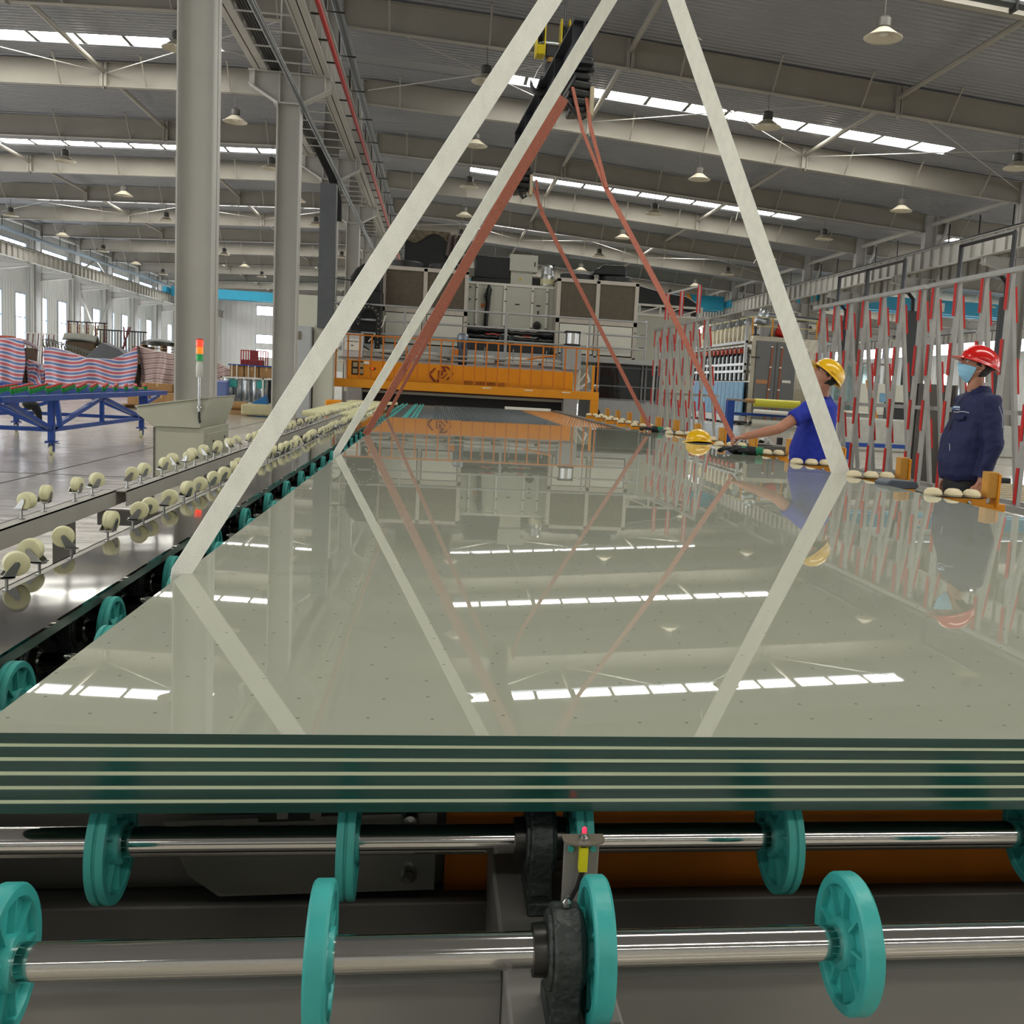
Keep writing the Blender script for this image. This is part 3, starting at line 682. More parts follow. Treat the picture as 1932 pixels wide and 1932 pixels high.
# ================================================================ slings and spreader beams
wweb = mat('white_webbing', '#f1f0e6', .8, var=.05, sc=25, bump=.35, bsc=420, st=(1,1,.5))
rweb = mat('red_webbing', '#ad6653', .75, var=.1, sc=40, bump=.5, bsc=120)
def sling(lab, pts, nrm, w_, m_, group, name='lifting_sling', tt=.007):
    P = [Vector(p) for p in pts]; out = []; ws = []; n = 14
    for i in range(len(P)-1):
        for k in range(n):
            u = k / n; out.append(P[i].lerp(P[i+1], u)); ws.append(w_[i] + (w_[i+1]-w_[i]) * u)
    out.append(P[-1]); ws.append(w_[-1])
    t = T(name, lab, 'sling', tuple(P[0]), group)
    MB().strap(out, nrm, ws, tt).build('webbing', m_, t, smooth=30)
    return t, out
def fringe(t, p, q, r=.0015):
    p = Vector(p); q = Vector(q); mid = p.lerp(q, .5) + Vector((random.uniform(-.01,.01), 0, .012))
    MB().path([p, mid, q], r, 4).build('loose_thread', wweb, t)
CV = Vector((-.15,-1,.1))
s1, o1 = sling('nearest white webbing sling, from the left glass edge up past the first column', [(-.67,2.89,GB-.004),(-.672,2.89,.802),(-.19,3.28,1.71),(.33,3.70,2.67),(1.26,4.45,4.42)], Vector((.45,-1,.1)), [.05,.052,.062,.068,.07], wweb, 'white slings')
s2, o2 = sling('white sling rising from the left glass edge further back, crossing the furnace front', [(-.70,7.62,GB-.004),(-.702,7.62,.802),(.2,7.55,2.44),(1.08,7.48,4.05),(1.26,7.46,4.38)], Vector((.7,-1,.2)), [.05,.05,.085,.1,.1], wweb, 'white slings')
s3, o3 = sling('wide white sling on the right, passing in front of the worker in blue', [(3.225,7.9,GB-.004),(3.235,7.9,.802),(2.36,7.56,2.41),(1.5,7.22,4.01),(1.26,7.12,4.44)], Vector((.1,-1,.2)), [.17,.16,.14,.12,.12], wweb, 'white slings')
MB().box(-.655, 3.2, 2.865, 2.915, GB-.006, GB-.001).build('under_strap', wweb, s1, smooth=0)
MB().box(-.69, 3.25, 7.58, 7.65, GB-.006, GB-.001).build('under_strap', wweb, s2, smooth=0)
for k, dx, dz in ((44, .05, -.02), (47, -.02, -.06), (40, .03, .0), (36, .04, -.03), (31,-.03,-.12),(28,-.035,-.06),(26,.03,-.14)):
    if k < len(o3): p = o3[k]; fringe(s3, p + Vector((math.copysign(.05, dx),-.01,0)), p + Vector((math.copysign(.05, dx)+dx,-.02,dz)), .003)
RX = Vector((.8,-1,.1))
def redsling(lab, a, top, n, w0, w1):
    t, o = sling(lab, [a, tuple(Vector(a).lerp(Vector(top), .5)), top], n, [w0, (w0+w1)/2, w1], rweb, 'red slings', tt=.01); return t, o
r1, _ = redsling('broad red sling from the left glass edge, nearer of the two left red ones', (-.675,10.24,.8), (1.02,9.6,3.95), RX, .07, .13)
MB().strap([Vector((-.3,10.1,1.45)),Vector((.45,9.95,2.9)),Vector((1.0,9.9,4.0))], Vector((.3,-1,0)), .03, .01).build('second_strand', rweb, r1)
r2, _ = redsling('thin red sling reaching the far left corner of the glass', (-.71,15.07,.8), (.9,14.2,4.05), RX, .05, .07)
r3, o = sling('red sling on the right, pulled down by the worker in blue', [(2.66,9.05,.985),(2.0,9.1,2.12),(1.42,9.5,3.2)], Vector((.35,-1,.2)), [.05,.06,.05], rweb, 'red slings')
MB().strap([Vector((1.44,9.48,3.17)),Vector((1.30,9.75,3.75)),Vector((1.24,9.85,4.15))], Vector((.2,-1,0)), .035, .01).strap([Vector((1.42,9.5,3.2)),Vector((1.22,9.7,3.7)),Vector((1.12,9.8,4.1))], Vector((.6,-1,0)), .035, .01).build('loop', rweb, r3)
r4, _ = redsling('thin red sling reaching the far right corner of the glass', (3.19,15.2,.8), (1.28,14.2,3.7), Vector((.3,-1,.2)), .06, .06)
MB().strap([Vector((1.32,14.2,3.68)),Vector((1.1,14.2,4.1))], Vector((.2,-1,0)), .03, .01).strap([Vector((1.26,14.2,3.72)),Vector((1.2,14.2,4.1))], Vector((.2,-1,0)), .03, .01).build('loop', rweb, r4)
# far spreader beam
bd = mat('spreader_dark', '#2b2c33', .45, var=.2, sc=4)
t = T('spreader_beam', 'dark steel spreader beam hanging from the yellow hook block', 'beam', (1.1,12,4.5))
pn, pf = Vector((1.2,9.75,4.5)), Vector((.985,14.35,4.52))
MB().bar(pn, pf, .02, .36).build('web', bd, t, smooth=0)
for dz in (-.18, .18): MB().bar(pn+Vector((0,0,dz)), pf+Vector((0,0,dz)), .2, .022).build('flange', bd, t, smooth=0)
for u in (.02, .25, .5, .75, .98): 
    p = pn.lerp(pf, u); MB().box(p.x-.095,p.x+.095,p.y-.01,p.y+.01,p.z-.17,p.z+.17).build('stiffener', bd, t, smooth=0)
MB().box(.98,1.22,11.7,12.3,4.68,4.72).prism([(1.0,4.7),(1.2,4.7),(1.13,4.86),(1.07,4.86)],'y',11.99,12.02).build('lifting_lug', bd, t, smooth=0)
for i, (px_, py_) in enumerate(((1.185,9.95),(1.0,14.15))):
    q = T('padding_bundle', 'black rags and cream card wrapped under the spreader beam, %s bundle' % ('nearer' if i == 0 else 'farther'), 'padding', (px_,py_,4.1), 'padding under the spreader beam')
    for j in range(7):
        z_ = 4.36 - .075*j; w_ = .13 - .008*abs(j-2)
        a1, a2, a3 = random.uniform(-.03,.03), random.uniform(-.03,.03), random.uniform(-.02,.03)
        MB().prism([(px_-w_+a1,z_-.035),(px_+w_+a2,z_-.035+a3),(px_+w_+a2*.5,z_+.035+a3),(px_-w_*.6,z_+.045),(px_-w_+a1,z_+.02)], 'y', py_-.14+a3, py_+.14).build('rag_fold', blackp, q, bevel=.02)
    MB().box(px_+.1,px_+.14,py_-.17,py_+.02,3.86,4.12).build('card', mat('cream_card','#b5a88c',.7,bump=.4,bsc=9), q, bevel=.008)
    MB().path([(px_-.05,py_-.15,4.2),(px_-.16,py_-.2,4.0),(px_+.02,py_-.2,3.8),(px_+.06,py_-.2,3.84)], .022, 6).build('rag_tail', blackp, q)
# hook block
hy = mat('hook_yellow', '#c9b40c', .4, var=.1, sc=12)
t = T('hook_block', 'yellow twin-sheave crane hook block with a dark forged hook', 'hook', (1.09,12,5.3))
for x in (.985, 1.255):
    p = [(-.13,-.12),(-.1,-.22),(.1,-.22),(.13,-.12),(.11,.14),(.06,.2),(-.06,.2),(-.11,.14)]
    for d in (-.045, .045): MB().prism([(12+a, 5.22+b) for a, b in p], 'x', x+d-.008, x+d+.008).build('cheek_plate', hy, t, bevel=.01)
    MB().prism([(12+a*.98, 5.22+b) for a, b in [(-.13,-.12),(-.1,-.215),(.1,-.215),(.13,-.12)]], 'x', x-.04, x+.04).build('guard', hy, t, bevel=.008)
    MB().lathe([(.12,-.02),(.1,0),(.12,.02)], (x,12,5.25), (1,0,0), 24).build('sheave', dark, t)
    MB().tube((x,12.1,5.3),(x,12.1,9.2),.006,6).build('wire_rope', dark, t); MB().tube((x,11.9,5.3),(x,11.9,9.2),.006,6).build('wire_rope', dark, t)
MB().tube((.94,12,5.15),(1.3,12,5.15),.035,12).build('axle', steel, t)
MB().box(1.05,1.19,11.94,12.06,5.0,5.12).build('yoke', dark, t, bevel=.01)
MB().lathe([(.055,0),(.055,.05),(.04,.06)], (1.12,12,4.95), n=8).build('nut', mat('brass_nut','#8a6a3c',.35,.8), t)
hk = []
for i in range(15):
    a = R_ = -.5*math.pi + i/14*1.35*math.pi
    hk.append((1.09 - .085*math.cos(a-.3) , 12, 4.80 - .1*math.sin(a+1.2) - .03))
hk = [(1.10,12,4.97),(1.08,12,4.90)] + [(1.02+.12*math.cos(b), 12, 4.74+.13*math.sin(b)) for b in [1.1-.33*k for k in range(14)]]
MB().path(hk, [.03,.035]+[.034,.036,.038,.04,.042,.042,.04,.038,.034,.03,.026,.022,.018,.008], 12).build('hook', dark, t)
MB().path([(1.03,12,4.95),(.97,12,4.86),(.93,12,4.76),(.92,12,4.70)], .006, 6).build('safety_latch', steel, t)
bc_ = T('bridge_crane', 'blue bridge crane above the glass stack, just above the picture', 'crane', (-2.68,12,8.9), 'blue bridge cranes')
for d in (-1.0, 1.2): MB().box(-2.68, 22.3, 12+d-.25, 12+d+.25, 9.3, 10.1).build('main_girder', cranb, bc_, smooth=0)
MB().box(.5,1.8,10.8,13.3,9.0,9.6).build('trolley', cranb, bc_, bevel=.03)
t = T('spreader_beam', 'second dark spreader beam above the white slings, out of the frame', 'beam', (1.26,6,4.6))
MB().box(1.16,1.36,4.1,7.9,4.42,4.44).box(1.16,1.36,4.1,7.9,4.76,4.78).box(1.25,1.27,4.1,7.9,4.44,4.76).build('beam', bd, t, smooth=0)
for x in (1.23, 1.29): MB().tube((x,6,4.78),(x,6,9.4),.008,6).build('wire_rope', dark, t)
# ================================================================ furnace at the far end of the glass
pale = mat('pale_grey_panel', '#bcbcae', .45, var=.03, sc=1)
palew = mat('off_white_panel', '#d3d1c4', .4, var=.03, sc=1)
mgrey = mat('machine_grey', '#9a9b9a', .45, var=.05)
coil = mat('condenser_coil', '#5d5446', .6, var=.2, sc=14, bump=.5, bsc=60)
maroon = mat('maroon_panel', '#3a1712', .5)
oranp = mat('orange_panel', '#dd8a05', .38, var=.05, sc=2)
logom = mat('logo_maroon', '#7a2a12', .5)
# yellow gate frame with railing
g = T('yellow_gate', 'yellow-orange steel gate with bar railing in front of the furnace', 'gate', (.6, 30, 0))
MB().box(-3.5, 4.66, 29.9, 30.05, 1.04, 1.28).build('beam', yel, g, bevel=.01)
MB().box(-3.55,-3.3,29.9,30.1,0,1.04).build('leg', yel, g, bevel=.01); MB().box(4.43,4.66,29.9,30.1,0,1.04).build('leg', yel, g, bevel=.01)
MB().box(-3.52,-3.47,29.95,30.0,2.49,2.54).box(-3.5,4.62,29.95,30.0,2.49,2.53).build('top_rail', oran, g, smooth=0)
b0 = MB().box(-.02,.02,-.02,.02,1.28,2.5).build('bar', oran, g, smooth=0, local=True)
for i in range(26):
    x = -3.5 + i * 8.1 / 25; o = b0 if i == 0 else part_copy(b0, g); o.location = (x-.6, -.02, 0)
for x in (-3.42, 4.48): MB().box(x-.035,x+.035,30.0,30.06,1.28,2.05).build('side_post', yel, g, smooth=0)
for x in (-3.4,): MB().box(-3.4,-3.36,29.97,30,1.28,2.5).build('side_rail', oran, g, smooth=0)
for x in (1.4, 2.6, 3.7): MB().box(x-.12,x+.12,29.895,29.9,1.21,1.235).build('reflector', white, g, smooth=0)
# furnace body
f = T('tempering_furnace', 'long grey glass furnace with orange front panel and dark mouth', 'furnace', (.7, 32, 0))
MB().box(-2.6,4.02,31.0,31.3,1.28,1.83).build('orange_panel', oranp, f, bevel=.008)
MB().box(-2.3,3.8,31.25,31.3,.98,1.28).build('maroon_lintel', maroon, f, smooth=0)
MB().box(-2.3,3.8,31.6,31.62,.4,1.0).build('dark_mouth', black, f, smooth=0)
for x in (-2.62, 3.78): MB().box(x,x+.42,31.1,32.0,0,1.28).build('side_post', mgrey, f, bevel=.01)
MB().box(-2.75,4.3,31.5,60,.9,2.19).build('body', palew, f, bevel=.02)
MB().box(-2.75,4.3,31.5,60,0,.4).build('plinth', mgrey, f, bevel=.02)
MB().box(-2.9,4.2,31.15,31.45,1.83,1.92).build('ledge', mgrey, f, bevel=.005)
for x in (-1.3, .3, 1.7, 3.0): MB().box(x-.05,x+.05,31.0,31.02,1.98,2.04).build('rod_clamp', dark, f, smooth=0)
for z_ in (1.98, 2.1): MB().tube((-2.2,31.1,z_),(3.7,31.1,z_),.028,8).build('guide_rod', mgrey, f)
for i in range(7):
    x = -2.1 + .86*i
    MB().box(x,x+.62,31.3,31.5,1.93,2.03).build('slotted_beam', mgrey, f, bevel=.004)
    MB().box(x+.08,x+.54,31.29,31.3,1.955,2.0).build('slot', dark, f, smooth=0)
for x in (-1.9,-.6,1.35,2.2,3.2): MB().tube((x,31.2,2.03),(x,31.2,2.42),.018,6).build('hanger_rod', steel, f)
for x in (-1.1,.0,1.7): MB().box(x,x+.3,31.25,31.45,2.05,2.3).build('bracket_block', mgrey, f, bevel=.01)
MB().path([(-2.3,31.2,2.3),(-1.95,31.2,2.1),(-1.4,31.1,2.05),(-.9,31.15,2.15)], .02, 6).build('air_hose', black, f)
MB().path([(2.5,31.2,2.1),(2.9,31.15,2.2),(3.5,31.2,2.3)], .03, 6).build('orange_hose', oran, f)
MB().box(-2.5,-2.17,30.98,31.0,1.4,1.8).build('switch_panel', black, f, smooth=0)
for a in range(2):
    for b in range(2): MB().box(-2.46+.17*a,-2.33+.17*a,30.97,30.985,1.44+.19*b,1.57+.19*b).build('switch', mat('switch_beige','#9b8c6a',.5), f, smooth=0)
MB().box(-2.15,-2.0,30.98,31.0,1.72,1.8).build('label_plate', white, f, smooth=0)
MB().box(-1.98,-1.82,30.98,31.0,1.575,1.635).build('display', mat('display_dark','#3a0a08',.3), f, smooth=0)
text('24', 'display_digits', mat('digits_red','#ff4a20',.4,emit=3), f, (-1.9,30.975,1.605), (math.pi/2,0,0), .07)
# emblem (flat maroon shapes) and the firm's name
def shp_(polys, m_=logom, nm='emblem'):
    q = MB()
    for p in polys: q.prism([(-.30 + a*.0017, 1.80 - b*.00155) for a, b in p], 'y', 30.975, 30.985)
    return q.build(nm, m_, f, smooth=0)
shp_([[(2,172),(110,50),(140,50),(45,172),(140,290),(140,310),(100,310)],
      [(170,240),(215,310),(150,310),(165,270)],
      [(225,8),(345,8),(378,60),(378,85),(325,30),(275,30),(320,108),(180,108),(180,95),(270,90)],
      [(405,85),(445,140),(405,190)],
      [(365,200),(385,205),(350,265),(310,265)],
      [(225,218),(260,220),(325,140),(345,140),(268,240),(200,240),(178,215)],
      [(178,95),(190,95),(192,215),(178,215)]])
MB().lathe([(.055,0),(.055,.01)], (-.30+.0017*232, 30.985, 1.80-.00155*152), (0,-1,0), 16).build('emblem_dot', logom, f)
text('\u6d1b\u9633\u5e02\u5b8f\u62d3\u73bb\u7483\u673a\u68b0\u6709\u9650\u516c\u53f8', 'company_characters', logom, f, (1.36,30.98,1.36), (math.pi/2,0,0), .095)
text('LUOYANG HONGTUO GLASS MACHINERY CO.,LTD', 'company_name', logom, f, (1.36,30.98,1.298), (math.pi/2,0,0), .05)
# servo motor, cylinders
t = T('vertical_motor', 'grey and dark blue vertical motor rising above the orange panel', 'motor', (.69,31.3,1.9))
MB().box(.56,.84,31.15,31.45,1.85,2.35).build('gearbox', mat('motor_slate','#4a5059',.4), t, bevel=.015)
MB().lathe([(.15,0),(.16,.03),(.16,.28),(.15,.3)], (.69,31.3,2.32), n=20).build('motor_body', mat('navy_motor','#2c3344',.4), t)
MB().lathe([(.17,0),(.17,.13),(.12,.19),(0,.2)], (.69,31.3,2.6), n=20).build('fan_cover', mat('motor_cap','#7e858e',.35,.5), t)
MB().box(.45,.57,31.1,31.2,2.1,2.3).build('orange_connector', oran, t, bevel=.01)
t = T('air_cylinder', 'silver pneumatic cylinder with black caps above the right end of the furnace', 'cylinder', (3.97,31.3,2.6), 'air cylinders')
MB().lathe([(.2,0),(.2,.34)], (3.97,31.3,2.67), n=24).build('barrel', mat('satin_silver','#c8c8c6',.3,.9), t)
for z_ in (2.62, 3.0): MB().box(3.73,4.2,31.08,31.5,z_,z_+.06).build('cap', black, t, bevel=.02)
for x in (3.76, 4.17): MB().tube((x,31.12,2.65),(x,31.12,3.03),.014,6).build('tie_rod', dark, t)
MB().box(3.68,4.25,31.1,31.7,1.9,2.62).build('cylinder_stand', mgrey, t, bevel=.01)
MB().path([(4.2,31.2,3.0),(4.42,31.2,2.95),(4.42,31.2,2.2),(4.48,31.2,1.9),(4.2,31.2,1.5)], .02, 6).build('white_hose', white, t)
for k in range(3): MB().path([(4.45,31.2,1.9),(4.5+.03*k,31.1,1.6),(4.3,31.1,1.35+.05*k),(4.1,31.2,1.3)], .012, 5).build('hose', white, t)
t = T('air_cylinder', 'silver cylinder housing with a taped notice at the left end of the furnace', 'cylinder', (-2.5,31.3,2.0), 'air cylinders')
MB().box(-2.8,-2.2,31.1,31.7,1.9,2.6).build('cylinder_stand', mat('silver_housing','#c4c5c6',.35,.3), t, bevel=.02)
MB().lathe([(.2,0),(.22,.03),(.2,.08),(0,.1)], (-2.5,31.4,2.6), n=20).build('cap', black, t)
MB().box(-2.72,-2.3,31.08,31.1,2.1,2.42).build('notice_sheet', white, t, smooth=0)
text('TEMPERED GLASS', 'notice_text', black, t, (-2.51,31.07,2.36), (math.pi/2,0,0), .045); text('2#', 'notice_text', black, t, (-2.51,31.07,2.24), (math.pi/2,0,0), .07)
for k in range(3): MB().path([(-2.8,31.1,2.3),(-3.0-.03*k,31.0,2.0),(-2.9,31.0,1.75),(-2.7,31.1,1.7+.05*k)], .012, 5).build('white_hose', white, t)
# cable drag chain
t = T('cable_chain', 'black looped cable drag chain with pale rivets left of the furnace', 'cable chain', (-2.3,32,2.4))
pts = [(-2.42,31.9,2.9),(-2.42,31.9,3.1)] + [(-2.12+.30*math.cos(a), 31.9, 3.1+.33*math.sin(a)) for a in [math.pi*(1-k/8) for k in range(1,9)]] + [(-1.82,31.9,2.8),(-1.83,31.9,2.4),(-1.85,31.9,2.0)]
MB().strap(pts, (0,-1,0), .15, .1).build('chain', black, t)
MB().box(-2.7,-1.75,32.3,33.9,2.28,3.95).build('black_cover', blackp, t, bevel=.05)
P_ = [Vector(p) for p in pts]; acc = 0
for a, b in zip(P_, P_[1:]):
    n = max(1, int((b-a).length / .11))
    for i in range(n): q = a.lerp(b, i/n); MB().lathe([(.014,0),(.012,.008)], (q.x, 31.845, q.z), (0,-1,0), 8).build('rivet', wcr, t)
# black wrapped tank
t = T('wrapped_tank', 'rounded tank wrapped in black sheet at the left of the chillers', 'tank', (-2.25,33,2.3))
MB().prism([(-2.72,2.3),(-1.78,2.3),(-1.78,4.72),(-2.35,4.76),(-2.6,4.6),(-2.74,4.35),(-2.74,3.85),(-2.66,3.75)], 'y', 32.6, 34.0).build('wrapped_body', blackp, t, bevel=.06)
MB().box(-2.8,-2.45,32.45,32.6,3.72,3.8).build('clamp', galv, t, smooth=0)
# platform and railings
t = T('upper_platform', 'grey service platform with tube railings above the furnace', 'platform', (1.5,32,2.3))
MB().box(-3.3,7.0,31.9,36.5,2.2,2.34).build('deck', mgrey, t, smooth=0)
for z_ in (3.5, 3.05, 2.66): MB().tube((-3.25,31.95,z_),(6.4,31.95,z_),.03,8).build('rail', mgrey, t)
for x in (-3.25,-1.05 + .0,2.0,4.58,6.35): MB().tube((x,31.95,2.3),(x,31.95,3.5),.03,8).build('post', mgrey, t)
MB().tube((2.0,31.9,1.9),(2.0,31.9,3.5),.045,8).build('post', mgrey, t)
for z_ in (3.5,3.05,2.66): MB().path([(6.35,31.95,z_),(6.38,32.2,z_+.06),(6.6,34.2,z_+.16)], .03, 8).build('side_rail', mgrey, t)
MB().path([(-2.1,31.9,2.4),(-1.7,31.9,2.9),(-1.62,31.9,3.2)], .02, 6).build('brace', white, t)
MB().path([(-3.25,31.95,3.3),(-3.25,31.9,4.2),(-2.6,32.3,4.2)], .02, 6).path([(-3.2,32,3.6),(-2.85,32.3,3.3),(-2.8,33,3.2)], .02, 6).build('hand_rail', dark, t)
for x in (-3.28,-3.16): MB().tube((x,32.1,1.6),(x,32.1,3.6),.025,6).build('ladder_stile', mgrey, t)
for k in range(7): MB().tube((-3.28,32.1,1.8+.28*k),(-3.0,32.1,1.8+.28*k),.015,6).build('ladder_rung', mgrey, t)
# chillers
def chiller(x0, x1, y0, lab):
    t = T('chiller_unit', lab, 'chiller', ((x0+x1)/2, y0, 2.34), 'air chillers on the furnace')
    xm = (x0+x1)/2; d = 1.25; fr_ = mat('chiller_frame','#b8b0a4',.45,var=.06)
    MB().box(x0+.05,x1-.05,y0+.05,y0+d-.05,2.36,4.7).build('core', dark, t, smooth=0)
    fm_ = MB()
    for x in (x0, xm-.06, x1-.12): fm_.box(x,x+.12,y0-.02,y0+.1,2.36,4.78)
    fm_.box(x0,x1,y0-.02,y0+.1,4.68,4.8).box(x0,x1,y0-.02,y0+.1,3.4,3.55).box(x0,x1,y0-.02,y0+.1,2.34,2.42).box(x0,x0+.12,y0+d-.1,y0+d,2.36,4.78).box(x0,x1,y0,y0+d,4.76,4.8)
    fm_.build('frame', fr_, t, bevel=.006)
    for a, b in ((x0+.12,xm-.06),(xm+.06,x1-.12)):
        MB().box(a,b,y0+.03,y0+.06,3.55,4.68).build('condenser_coil', coil, t, smooth=0)
        gr = MB()
        for i in range(1,19): gr.box(a,b,y0+.018,y0+.026,3.55+i*.06,3.556+i*.06)
        for i in range(1,13): gr.box(a+(b-a)*i/13,a+(b-a)*i/13+.006,y0+.012,y0+.02,3.55,4.68)
        gr.build('wire_guard', mat('wire_guard','#79705c',.5,.3), t, smooth=0)['kind'] = 'stuff'
        MB().box(a+.02,b-.02,y0+.0,y0+.04,2.46,3.38).build('lower_panel', palew, t, bevel=.012)
        c = ((a+b)/2, y0+.6, 4.8)
        MB().lathe([(.5,0),(.56,.02),(.55,.17),(.5,.2),(.49,.17),(.49,.02)], c, n=32).build('fan_ring', black, t)
        MB().lathe([(.48,.1),(.48,.11)], c, n=32).build('fan_grille', dark, t)
    for z_ in (3.2,2.7): MB().box(x1-.08,x1-.02,y0-.03,y0-.02,z_,z_+.03).build('latch', black, t, smooth=0)
    MB().box(x0,x0+.02,y0+.1,y0+d,2.4,4.7).build('side_panel', fr_, t, smooth=0)
    return t
chiller(-1.82, .84, 33.0, 'cream-framed twin-fan chiller left of the control housing')
chiller(3.62, 6.25, 33.0, 'cream-framed twin-fan chiller right of the control housing')
# central housing
t = T('control_housing', 'off-white panelled housing between the two chillers', 'housing', (2.2,34,2.3))
MB().box(.86,3.62,33.9,36,2.3,4.52).build('body', pale, t, bevel=.01)
MB().box(.84,3.62,33.86,33.95,4.5,4.58).build('top_edge', white, t, smooth=0)
for x in (1.14,2.03,2.93,3.4): MB().box(x-.035,x+.035,33.85,33.9,2.9,4.5).build('seam_strip', white, t, smooth=0)
for x in (.92,1.12,2.06,2.93,3.4):
    for z_ in (4.38,4.0,3.2): MB().box(x-.03,x+.03,33.83,33.86,z_,z_+.03).build('hinge', black, t, smooth=0)
for x in (2.45,3.13): MB().box(x-.07,x+.07,33.87,33.9,3.93,3.96).build('handle', black, t, smooth=0)
MB().box(3.11,3.15,33.87,33.9,3.6,3.78).build('handle', black, t, smooth=0)
MB().lathe([(.13,0),(.14,.02),(.12,.04),(.1,.02),(0,.02)], (3.12,33.9,3.3), (0,-1,0), 24).build('gauge', steel, t)
MB().lathe([(.145,0),(.145,.02),(.125,.03)], (3.12,33.9,3.3), (0,-1,0), 24).build('gauge_rim', black, t)
MB().box(1.28,1.4,33.87,33.9,3.78,3.9).build('orange_plate', oran, t, smooth=0)
MB().box(.9,3.4,32.3,33.9,2.34,2.6).build('dark_base', dark, t, bevel=.02)
t = T('wrapped_pipe', 'black wrapped pipe hanging down the front of the control housing', 'pipe', (1.45,33.8,3))
MB().path([(1.5,33.75,4.5),(1.52,33.75,4.35),(1.48,33.75,4.1),(1.5,33.75,3.9),(1.46,33.75,3.5),(1.45,33.75,2.8)], [.02,.09,.1,.075,.07,.07], 10).path([(1.5,33.7,4.35),(1.35,33.7,4.15),(1.45,33.7,4.0)], .015, 5).build('pipe', blackp, t)
for z_, lab in ((3.02,'upper'),(2.82,'lower')):
    t = T('wrapped_pipe', 'thick lumpy black wrapped pipe running across the housing front, %s one' % lab, 'pipe', (2.2,33.4,z_), 'wrapped pipes across the housing')
    xs = [.85+.1*i for i in range(29)]; rn = random.Random(5 if z_ > 2.9 else 9)
    MB().path([(x, 33.3, z_+.012*math.sin(i*1.7)-(.0 if i<14 else .03)) for i, x in enumerate(xs)], [(.095+.03*rn.random() if (i<6 or i>22) else .075) for i in range(29)], 12).build('pipe', blackp, t)
    for x in (1.55,1.78,2.75): MB().box(x-.12,x+.12,33.24,33.3,z_+.08,z_+.11).build('red_valve_lever', redp, t, smooth=0)
for x in (1.95, 2.25):
    t = T('wrapped_pipe', 'black wrapped riser below the pipes, %s one' % ('left' if x < 2 else 'right'), 'pipe', (x,33.2,2.4), 'wrapped risers')
    MB().tube((x,33.1,2.34),(x,33.2,2.9),.1,10).build('pipe', blackp, t)
# boxes on the housing
o = MB().box(1.05,2.17,34.0,35.2,4.72,5.42).box(.95,2.2,33.95,35.2,4.58,4.74).build('black_cover_box', blackp, None, bevel=.03); tag(o, 'black covered fan box standing on the housing left of the pale cabinets', 'box')
t = T('electric_cabinet', 'two pale grey electric cabinets stacked on the housing, with warning triangle', 'cabinet', (2.6,34,4.58))
MB().box(2.2,2.9,34,34.6,4.58,5.0).build('lower_box', pale, t, bevel=.006); MB().box(2.15,3.05,33.9,34.6,5.0,5.53).build('upper_box', pale, t, bevel=.006)
MB().box(2.94,2.97,33.88,33.9,5.18,5.32).build('handle', black, t, smooth=0)
MB().prism([(2.46,4.72),(2.56,4.72),(2.51,4.81)], 'y', 33.985, 34.0).build('warning_triangle', mat('warn_yellow','#d8b40a',.5), t, smooth=0)
MB().prism([(2.505,4.735),(2.515,4.735),(2.512,4.78),(2.508,4.78)], 'y', 33.98, 33.985).build('warning_mark', black, t, smooth=0)
t = T('silver_duct', 'silver foil duct elbow with cream band beside the pale cabinets', 'duct', (3.4,34,4.58))
MB().lathe([(.22,0),(.23,.12),(.22,.3),(.2,.36)], (3.4,34,4.6), n=16).build('duct', mat('foil_silver','#b5b7b6',.3,.9,bump=.6,bsc=14), t)
MB().lathe([(.2,0),(.2,.25),(.14,.32),(0,.34)], (3.4,34.2,4.96), n=16).build('elbow', MC['foil_silver'], t)
MB().lathe([(.235,0),(.235,.18)], (3.4,34,4.63), n=16, cap=False).build('cream_band', wcr, t)
MB().path([(3.55,34,5.1),(3.6,34,5.3),(3.7,34,5.25)], .02, 6).build('hook_pipe', black, t)
o = MB().box(2.95,3.3,34.3,34.9,4.58,4.86).build('dark_box', dark, None, bevel=.01); tag(o, 'small dark box between the pale cabinet and the silver duct', 'box')
# big black duct with draped cloth behind the left chiller
t = T('black_duct', 'large black duct with torn draped sheet behind the left chiller', 'duct', (-.4,36,4.8))
MB().prism([(-1.3,4.5),(.55,4.5),(.55,5.9),(.3,6.15),(-1.25,6.2)], 'y', 35.2, 37.6).build('duct_body', blackp, t, bevel=.05)
for x in (-1.1,.3): MB().box(x-.05,x+.05,35.3,35.4,2.34,4.5).build('stand', dark, t, smooth=0)
MB().grid(lambda u, v: (-1.28+1.5*u, 35.15-.03*math.sin(u*9+v*3), 6.22-.42*v*(.6+.4*math.sin(u*7))), 14, 6).build('torn_sheet', mat('torn_insulation','#6f6552',.8,var=.4,sc=7,bump=.8,bsc=9), t, solid=.02)
MB().grid(lambda u, v: (.2+.42*u-.1*v*math.cos(u*3), 35.1-.09*math.sin(u*16), 6.15-1.2*v*(.55+.45*u)), 16, 8).build('drape', mat('taupe_drape','#6d625a',.8,var=.2,bump=.5,bsc=8), t, solid=.02)
o = MB().prism([(4.8,5.0),(5.85,5.0),(5.85,5.28),(5.76,5.34),(5.08,5.32),(4.96,5.2),(4.8,5.15)], 'y', 33.2, 34.2).build('black_hood', blackp, None, bevel=.04); tag(o, 'black plastic hood lying on the fans of the right chiller', 'hood')
